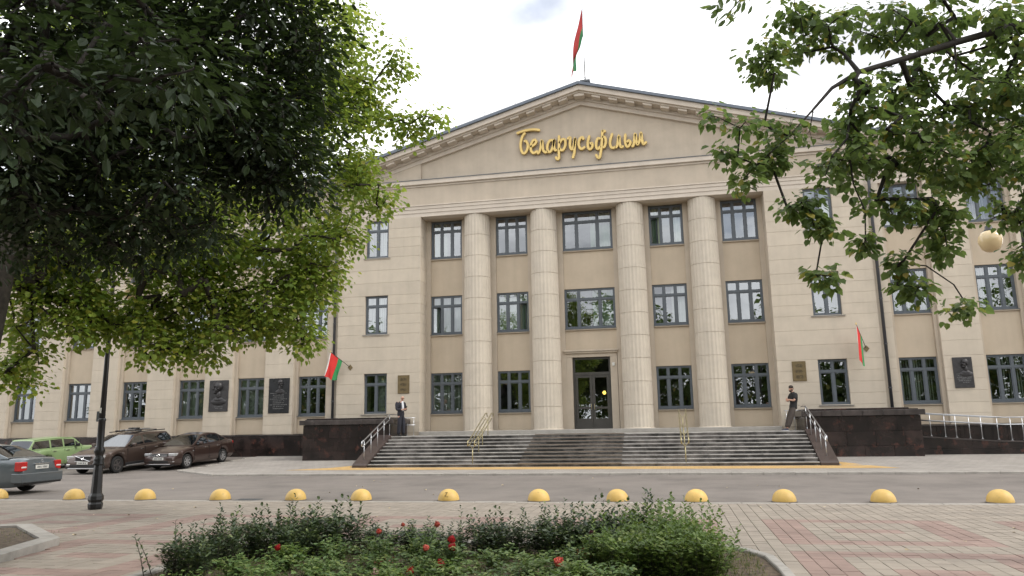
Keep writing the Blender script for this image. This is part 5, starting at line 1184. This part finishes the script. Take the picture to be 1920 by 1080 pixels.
lp = np.array(lp); la = np.array(la); me = leaf_mesh('crown', lp, la, rnd_dirs(len(lp)), np.full(len(lp), .09), (OVAL[0]*np.array((1, .75, 1)), OVAL[1])); obj('crown', me, 'leaf_right', t)['kind'] = 'stuff'
# trees of the square behind the viewer, seen in the window panes
def far_tree(label, x, y, h, w, seed):
    tg = list(ell_points((x, y, h*.5), (w, w, h*.47), 240, .3)); return tree(label, (x, y, 0), [(x, y, -.05), (x + .1, y, h*.25), (x, y + .1, h*.5), (x - .1, y, h*.75)], tg, 34, (.8, .8, .7), .30, LINDEN, 'leaf_right', 'bark', .28, .2, .012, .4, name='park_tree', group='trees of the square behind')
p0 = far_tree('broad park tree standing across the square from the building', -14, -46, 14, 5.4, 1)
for x, y, s, rz in [(-62 + 8.6*i + random.uniform(-1, 1), -47 - 2.5*(i % 2), random.uniform(.85, 1.35), i*1.3) for i in range(13) if i != 6] + [(-58 + 9.5*i, -56, random.uniform(.7, 1.0), i*2.1) for i in range(11)]:
    c = copy_tree(p0); c.location = (x, y, 0); c.scale = (s, s, s); c.rotation_euler = (0, 0, rz)

for x, y, rz, sc in ((-8.5, -41, 2.2, 1.05), (-13.5, -35.5, 4.0, 1.0)):  # tree copies added out of view to keep sky light off the dark crown
    c = t2 = thing('shade_tree', 'copy of the dark tree added behind the viewer to block sky light', 'tree', (x, y, 0), rz, 'unseen trees added to block sky light'); c.scale = (sc, sc, sc)
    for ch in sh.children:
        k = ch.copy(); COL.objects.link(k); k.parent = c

# ================================================================== FLOWER BED
bed = struct(MB().prism([(a, b) for a, b in BED], -.06, .035, 'z').build('flower_bed_soil', 'soil'))
def kerb_ring(par, pts, z, closed, m='bed_kerb', wd=.13, h=.16):
    for (a, b), (c, d) in zip(pts, pts[1:] + (pts[:1] if closed else [])): kerb_run((a, b), (c, d), z, par, h, wd, m)
kerb_ring(bed, [(-2.85, -33), (-2.85, -23.95), (-2.4, -23.75), (4.05, -23.72), (4.5, -24.0), (4.74, -24.5), (4.8, -25.4), (4.85, -33)], .075, False)
tb = struct(MB().prism([(-8.2 + (x+8.2)*.94, -25.2 + (y+25.2)*.94) for x, y in PLANT], -.06, .08, 'z').build('tree_bed_soil', 'soil'))
n = len(PLANT); cx = sum(p[0] for p in PLANT)/n; cy = sum(p[1] for p in PLANT)/n; INN = [(cx + (x-cx)*.88, cy + (y-cy)*.88) for x, y in PLANT]
for i in range(n):
    a, b, c, d = PLANT[i], PLANT[(i+1) % n], INN[(i+1) % n], INN[i]; q = MB()
    e = .02; q.add([(*a, -.05), (*b, -.05), (*c, -.05), (*d, -.05), (*a, .11), (*b, .11), (*c, .12), (*d, .12)], [(0,1,5,4), (1,2,6,5), (2,3,7,6), (3,0,4,7), (4,5,6,7)]); q.build('kerb_stone', 'bed_kerb', tb)
def shrub_mesh(name, w, d, h, n, leaf, shoots, lo=.12):
    """dense privet: leaves on many upright stems, a few long shoots on top"""
    pos = []; ax = []; V = []; F = []
    for s in range(n):
        x, y = rng.uniform(-w, w), rng.uniform(-d, d); hh = h*rng.uniform(.72, 1.04)*(1 - .18*(x/w)**2); lx, ly = rng.normal(0, .10, 2); o = len(V); r_ = .005
        V += [(x*.75 + r_, y*.75, 0), (x*.75 - r_*.5, y*.75 + r_, 0), (x*.75 - r_*.5, y*.75 - r_, 0), (x + lx, y + ly, hh)]; F += [(o, o+1, o+3), (o+1, o+2, o+3), (o+2, o, o+3)]
        for k in range(26):
            q = lo + (1 - lo)*rng.random()**.8; a = rng.uniform(0, 6.28); rr = rng.uniform(.005, .07); pos.append((x*(.75 + .25*q) + lx*q + rr*math.cos(a), y*(.75 + .25*q) + ly*q + rr*math.sin(a), hh*q)); ax.append((math.cos(a), math.sin(a), rng.uniform(-.1, .9)))
    for s in range(shoots):
        x, y = rng.uniform(-w, w), rng.uniform(-d, d); hh = h*rng.uniform(1.08, 1.5); lx, ly = rng.normal(0, .10, 2); o = len(V); r_ = .0035
        V += [(x + r_, y, h*.3), (x - r_*.5, y + r_, h*.3), (x - r_*.5, y - r_, h*.3), (x + lx, y + ly, hh)]; F += [(o, o+1, o+3), (o+1, o+2, o+3), (o+2, o, o+3)]
        for k in range(13):
            q = .45 + .55*k/12; a = k*2.4 + rng.uniform(-.4, .4); z = h*.3 + (hh - h*.3)*q; w_ = (z - h*.3)/(hh - h*.3); pos.append((x + lx*w_, y + ly*w_, z)); ax.append((math.cos(a), math.sin(a), .9))
    pos = np.array(pos); ax = np.array(ax); nr = rnd_dirs(len(pos))*.5 + np.array((0, 0, .9)); sz = leaf*rng.uniform(.65, 1.25, len(pos))
    st = bpy.data.meshes.new('stems'); st.from_pydata([tuple(map(float, v)) for v in V], [], F); return leaf_mesh(name, pos, ax, nr, sz, OVAL), st
PRIV = [shrub_mesh('leaves', .40, .30, .62 + .04*k, 92 - 14*(k % 3), .076, 9) for k in range(4)]
PRIV2 = [shrub_mesh('leaves', .42, .36, .72, 105, .072, 12) for k in range(2)]
def shrub(x, y, s, me, m, label, group, zs=1., name='privet_shrub'):
    t = thing(name, label, 'shrub', (x, y, .03), rng.uniform(0, 6.28), group); t.scale = (s, s, s*zs)
    a = obj('leaves', me[0], None, t); a['kind'] = 'stuff'
    if not me[0].materials: me[0].materials.append(MATS[m])
    b = obj('stems', me[1], 'bark', t); b['kind'] = 'stuff'; return t
xs = [-1.75, -1.2, -.6, .02, .55, 1.05, 1.5, 1.95, 2.35, 2.8, 3.15]
zs_ = [.86, .84, .66, .58, .72, .84, .80, .86, .86, .86, .82]
for i, x in enumerate(xs): shrub(x, -24.75 + rng.uniform(-.12, .12), (.88, 1.0, .78, .78, .72, .80, .74, .8, .9, 1, 1)[i], PRIV[i % 4], 'leaf_privet', 'dark glossy privet shrub in the hedge along the back of the bed', 'hedge of dark privet shrubs', zs_[i])
for i, (x, y, s) in enumerate(((-2.15, -25.3, .85), (-2.25, -25.9, .78), (-2.2, -26.6, .7), (-1.55, -25.2, .8))): shrub(x, y, s, PRIV[(i+1) % 4], 'leaf_privet', 'smaller dark privet shrub along the open side of the bed near the tree bed', 'side row of privet shrubs', .9)
for i, (x, y, s) in enumerate(((3.55, -24.85, .95), (3.3, -25.35, .95), (3.72, -25.5, .92), (3.2, -25.95, .9), (3.75, -26.1, .95), (2.85, -25.6, .8))): shrub(x, y, s, PRIV2[i % 2], 'leaf_fresh' if i % 2 == 0 else 'leaf_fresh', 'fresh green bush at the rounded kerb corner of the bed', 'fresh green corner bushes', .80, 'leafy_bush')
# tall loose shoots at the left end
for x, y, h in ((-2.7, -26.1, .58), (-2.75, -26.5, .42), (-2.6, -25.6, .6), (-2.7, -26.7, .5), (-2.65, -25.2, .5), (-2.55, -25.9, .55)):
    t = thing('privet_sucker', 'thin loose privet shoot with sparse leaves at the bed edge', 'shrub', (x, y, .03), group='loose privet shoots'); lx, ly = rng.normal(0, .12, 2); MB().tube([(0, 0, 0), (lx*.4, ly*.4, h*.5), (lx, ly, h)], [.006, .005, .002], 5).build('stem', 'bark', t)
    q = np.linspace(.15, 1, 14); pp = np.stack([lx*q**1.3, ly*q**1.3, h*q], 1); a = np.arange(14)*2.4; ax = np.stack([np.cos(a), np.sin(a), np.full(14, .7)], 1); obj('leaves', leaf_mesh('leaves', pp, ax, rnd_dirs(14)*.4 + np.array((0, 0, 1)), np.full(14, .06), OVAL), 'leaf_privet', t)
# roses
mat('rose_red', (.38, .008, .012), .55, .2, 40, island=.3); mat('rose_dark', (.06, .004, .01), .55, .2, 40, island=.3); mat('rose_pink', (.70, .17, .13), .55, .15, 40, island=.2); mat('rose_cream', (.72, .62, .30), .55, .1, 40, island=.1); mat('rose_coral', (.55, .10, .07), .55, .2, 40, island=.2); mat('rose_blush', (.70, .50, .46), .55, .1, 40, island=.1)
def bloom_mesh():
    V = []; F = []
    n = 10
    for i in range(7):
        q = -math.pi/2 + math.pi*i/6
        for k in range(n): w = 6.2832*k/n; rr = .034*(1 + .12*math.sin(5*w + i*2)); V.append((rr*math.cos(q)*math.cos(w), rr*math.cos(q)*math.sin(w), .012 + .03*math.sin(q)))
    F += [(i*n+k, i*n+(k+1) % n, (i+1)*n+(k+1) % n, (i+1)*n+k) for i in range(6) for k in range(n)]
    for ring, (n, r_, z, op) in enumerate(((3, .012, .034, .1), (5, .022, .024, .2), (6, .031, .010, .35), (7, .036, -.006, .55))):
        for k in range(n):
            a = 2*math.pi*(k + .37*ring)/n; ca, sa = math.cos(a), math.sin(a); w = r_*.75; o = len(V)
            P_ = [(r_*.25, 0, z - .02), (r_*.8, -w, z), (r_*.8, w, z), (r_*(1 + op*.35), -w*.8, z + .028 - op*.016), (r_*(1 + op*.35), w*.8, z + .028 - op*.016), (r_*(1.05 + op*.5), 0, z + .036 - op*.026)]
            V += [(x*ca - y*sa, x*sa + y*ca, zz) for x, y, zz in P_]; F += [(o, o+1, o+2), (o+1, o+3, o+4, o+2), (o+3, o+5, o+4)]
    me = bpy.data.meshes.new('bloom'); me.from_pydata(V, [], F); return me
def rose_bush(x, y, h, blooms, label, seed, lm='leaf_rose', dens=1.):
    t = thing('rose_bush', label, 'rose bush', (x, y, .03), 0); n = 6; st = MB(); pos = []; ax = []; tips = []
    for k in range(n):
        a = 6.28*k/n + rng.uniform(-.3, .3); rr = rng.uniform(.08, .3); tip = (rr*math.cos(a), rr*math.sin(a), h*rng.uniform(.7, 1.0)); mid = (tip[0]*.4, tip[1]*.4, tip[2]*.55); st.tube([(0, 0, 0), mid, tip], [.007, .005, .003], 5); tips.append(tip)
        for q in range(int(26*dens)):
            w = rng.uniform(.15, 1); b_ = rng.uniform(0, 6.28); pos.append((tip[0]*w + .09*math.cos(b_)*rng.random(), tip[1]*w + .09*math.sin(b_)*rng.random(), tip[2]*w**.8)); ax.append((math.cos(b_), math.sin(b_), rng.uniform(-.3, .4)))
    for (dx, dy, dz, m, s) in blooms:
        st.tube([(0, 0, 0), (dx*.5, dy*.5, dz*.55), (dx, dy, dz)], [.006, .005, .004], 5)
    st.build('stems', 'leaf_rose', t, True)
    pos = np.array(pos); obj('leaves', leaf_mesh('leaves', pos, np.array(ax), rnd_dirs(len(pos))*.4 + np.array((0, 0, 1)), rng.uniform(.045, .085, len(pos)), OVAL), lm, t)['kind'] = 'stuff'
    for (dx, dy, dz, m, s) in blooms: o = obj('bloom', bloom_mesh(), m, t, (dx, dy, dz)); o.scale = (s, s, s); o.rotation_euler = (random.uniform(.2, .9), random.uniform(-.4, .4), random.uniform(0, 6))
    return t
def bpos(px, py, d, m, s=1.): p = at(px, py, d); return (p, m, s)
RB = [([(520, 1029, 9.3, 'rose_red', .95)], 'rose bush with a single scarlet bloom among privet'), ([(603, 1068, 8.9, 'rose_cream', .8)], 'rose bush with one pale cream bud'),
      ([(846, 1014, 9.0, 'rose_red', 1.1), (846, 1028, 8.9, 'rose_red', 1.1)], 'rose bush with two deep red blooms one above the other'), ([(826, 1061, 8.6, 'rose_red', 1.25), (768, 1073, 8.5, 'rose_red', 1.1), (845, 1078, 8.4, 'rose_dark', 1.1)], 'rose bush with three dark red blooms low in the bed'),
      ([(711, 998, 9.2, 'rose_coral', .8)], 'rose bush with one small coral bloom below the hedge gap'), ([(820, 985, 9.3, 'rose_coral', .9), (756, 985, 9.4, 'rose_coral', .6)], 'rose bush with two reddish buds at hedge height'),
      ([(1111, 1003, 9.2, 'rose_dark', 1.0)], 'rose bush with one blackish red bloom against the hedge'), ([(1170, 1040, 8.9, 'rose_red', 1.1)], 'rose bush with one red bloom beside the corner bushes'),
      ([(1046, 1057, 8.6, 'rose_pink', 1.4)], 'rose bush with one large open pink bloom'), ([(975, 1077, 8.4, 'rose_pink', .9), (1008, 1077, 8.4, 'rose_blush', .9), (1115, 1077, 8.4, 'rose_pink', .7)], 'rose bush with a few pink and blush blooms at the front'),
      ([(800, 1029, 8.8, 'rose_coral', .9)], 'rose bush with one faded coral bloom in the middle'), ([(705, 1076, 8.5, 'rose_blush', 1.1)], 'rose bush with one blush white bloom at the front')]
for i, (bl, lab) in enumerate(RB):
    pts = [at(a, b_, d) for a, b_, d, m, s in bl]; c = sum(pts, Vector())/len(pts); bx, by = c.x, c.y + .03
    rose_bush(bx, by, max(.16, max(p.z for p in pts) - .03), [(p.x - bx, p.y - by, p.z - .03, q[3], q[4]) for p, q in zip(pts, bl)], lab, i, 'leaf_rose', 1.4)
k = 0
for x, y, h in ((-1.2, -26.0, .34), (-.75, -25.6, .36), (-.2, -25.5, .34), (.35, -25.6, .32), (.9, -25.9, .33), (1.4, -25.7, .3), (1.9, -25.9, .3), (2.4, -25.6, .32), (.1, -26.3, .3), (1.1, -26.5, .28), (1.9, -26.4, .26), (-.6, -26.5, .3), (2.5, -26.3, .26), (2.9, -26.6, .28), (-1.5, -26.7, .33), (.5, -26.9, .26), (-.2, -26.9, .26), (1.6, -26.9, .25), (2.3, -26.9, .25), (-1.0, -27.0, .3)):
    t = rose_bush(x, y, h, [], 'low rose bush without blooms inside the bed', k, 'leaf_fresh' if k % 3 == 0 else 'leaf_rose', 2.2); t['group'] = 'bloomless rose bushes'; k += 1
for (px, py, d), lab in zip(((720, 1050, 8.8), (1095, 1032, 9.0)), ('rust-brown wilted rose shoot between green bushes near the cream bud', 'rust-brown wilted rose shoot beside the large pink bloom')):
    p = at(px, py, d); t = rose_bush(p.x, p.y, p.z, [], lab, 50, 'leaf_rust', .9); t.scale = (.5, .5, 1)
# grass and weeds
def grass(name, area, n, h0, h1, m, z):
    pos = np.array([p for p in ((rng.uniform(area[0], area[1]), rng.uniform(area[2], area[3])) for _ in range(n))]); z_ = np.full(len(pos), z); a = rng.uniform(0, 6.28, len(pos)); L_ = rng.uniform(h0, h1, len(pos)); lean = rng.uniform(.1, .7, len(pos))
    base = np.stack([pos[:, 0], pos[:, 1], z_], 1); d = np.stack([np.cos(a)*lean, np.sin(a)*lean, np.ones(len(pos))], 1); s = np.stack([-np.sin(a), np.cos(a), 0*a], 1)*.004
    v = np.stack([base - s, base + s, base + d*L_[:, None]*.6 + s*.7, base + d*L_[:, None] - np.array((0, 0, 1))*(L_*lean*.25)[:, None]], 1).reshape(-1, 3); f = (np.array([(0, 1, 2, 3)])[None] + (np.arange(len(pos))*4)[:, None, None]).reshape(-1, 4)
    me = bpy.data.meshes.new(name); me.from_pydata(v.tolist(), [], f.tolist()); o = obj(name, me, m); o['kind'] = 'stuff'; return o
g = grass('bed_grass', (-2.7, 4.6, -27.6, -23.95), 15000, .02, .07, 'grass', .034); g['label'] = 'short dry grass and weeds covering the flower bed soil'; g['category'] = 'grass'
N = 2600; pos = np.stack([rng.uniform(-2.2, 3.4, N), rng.uniform(-27.3, -24.9, N), rng.uniform(.04, .2, N)], 1); a = rng.uniform(0, 6.28, N)
o = obj('bed_weeds', leaf_mesh('bed_weeds', pos, np.stack([np.cos(a), np.sin(a), rng.uniform(-.2, .8, N)], 1), rnd_dirs(N)*.5 + np.array((0, 0, 1)), rng.uniform(.04, .085, N), OVAL), 'leaf_rose'); o['kind'] = 'stuff'; o['label'] = 'low green weeds between the rose bushes'; o['category'] = 'weeds'
g = grass('tree_bed_grass', (-9.8, -6.8, -26.4, -23.5), 700, .02, .06, 'grass', .08); g['label'] = 'sparse grass on the bare soil of the tree bed'; g['category'] = 'grass'
# fallen leaves
mat('fallen', (.55, .45, .30), .8, .3, 20, objvar=.35); fm = bpy.data.meshes.new('fallen_leaf'); fm.from_pydata([tuple(v) for v in LINDEN[0]*np.array((1, 1, 2.2))], [], LINDEN[1]); fm.materials.append(MATS['fallen'])
for i in range(70):
    if i < 46: x, y, z = rng.uniform(-12, 10.5), rng.uniform(-25, -17.8), .004
    else: x, y, z = rng.uniform(-14, 13), rng.uniform(-17.3, -9.2), .001
    if inside(BED, x, y) or inside(PLANT, x, y): continue
    o = obj('fallen_leaf', fm, None, None, (x, y, z + .003), (random.uniform(-.25, .25), random.uniform(-.25, .25), random.uniform(0, 6))); s = rng.uniform(.04, .085); o.scale = (s, s, s); tag(o, 'pale dry fallen leaf lying on the ground', 'leaf', 'fallen leaves on paving and road')
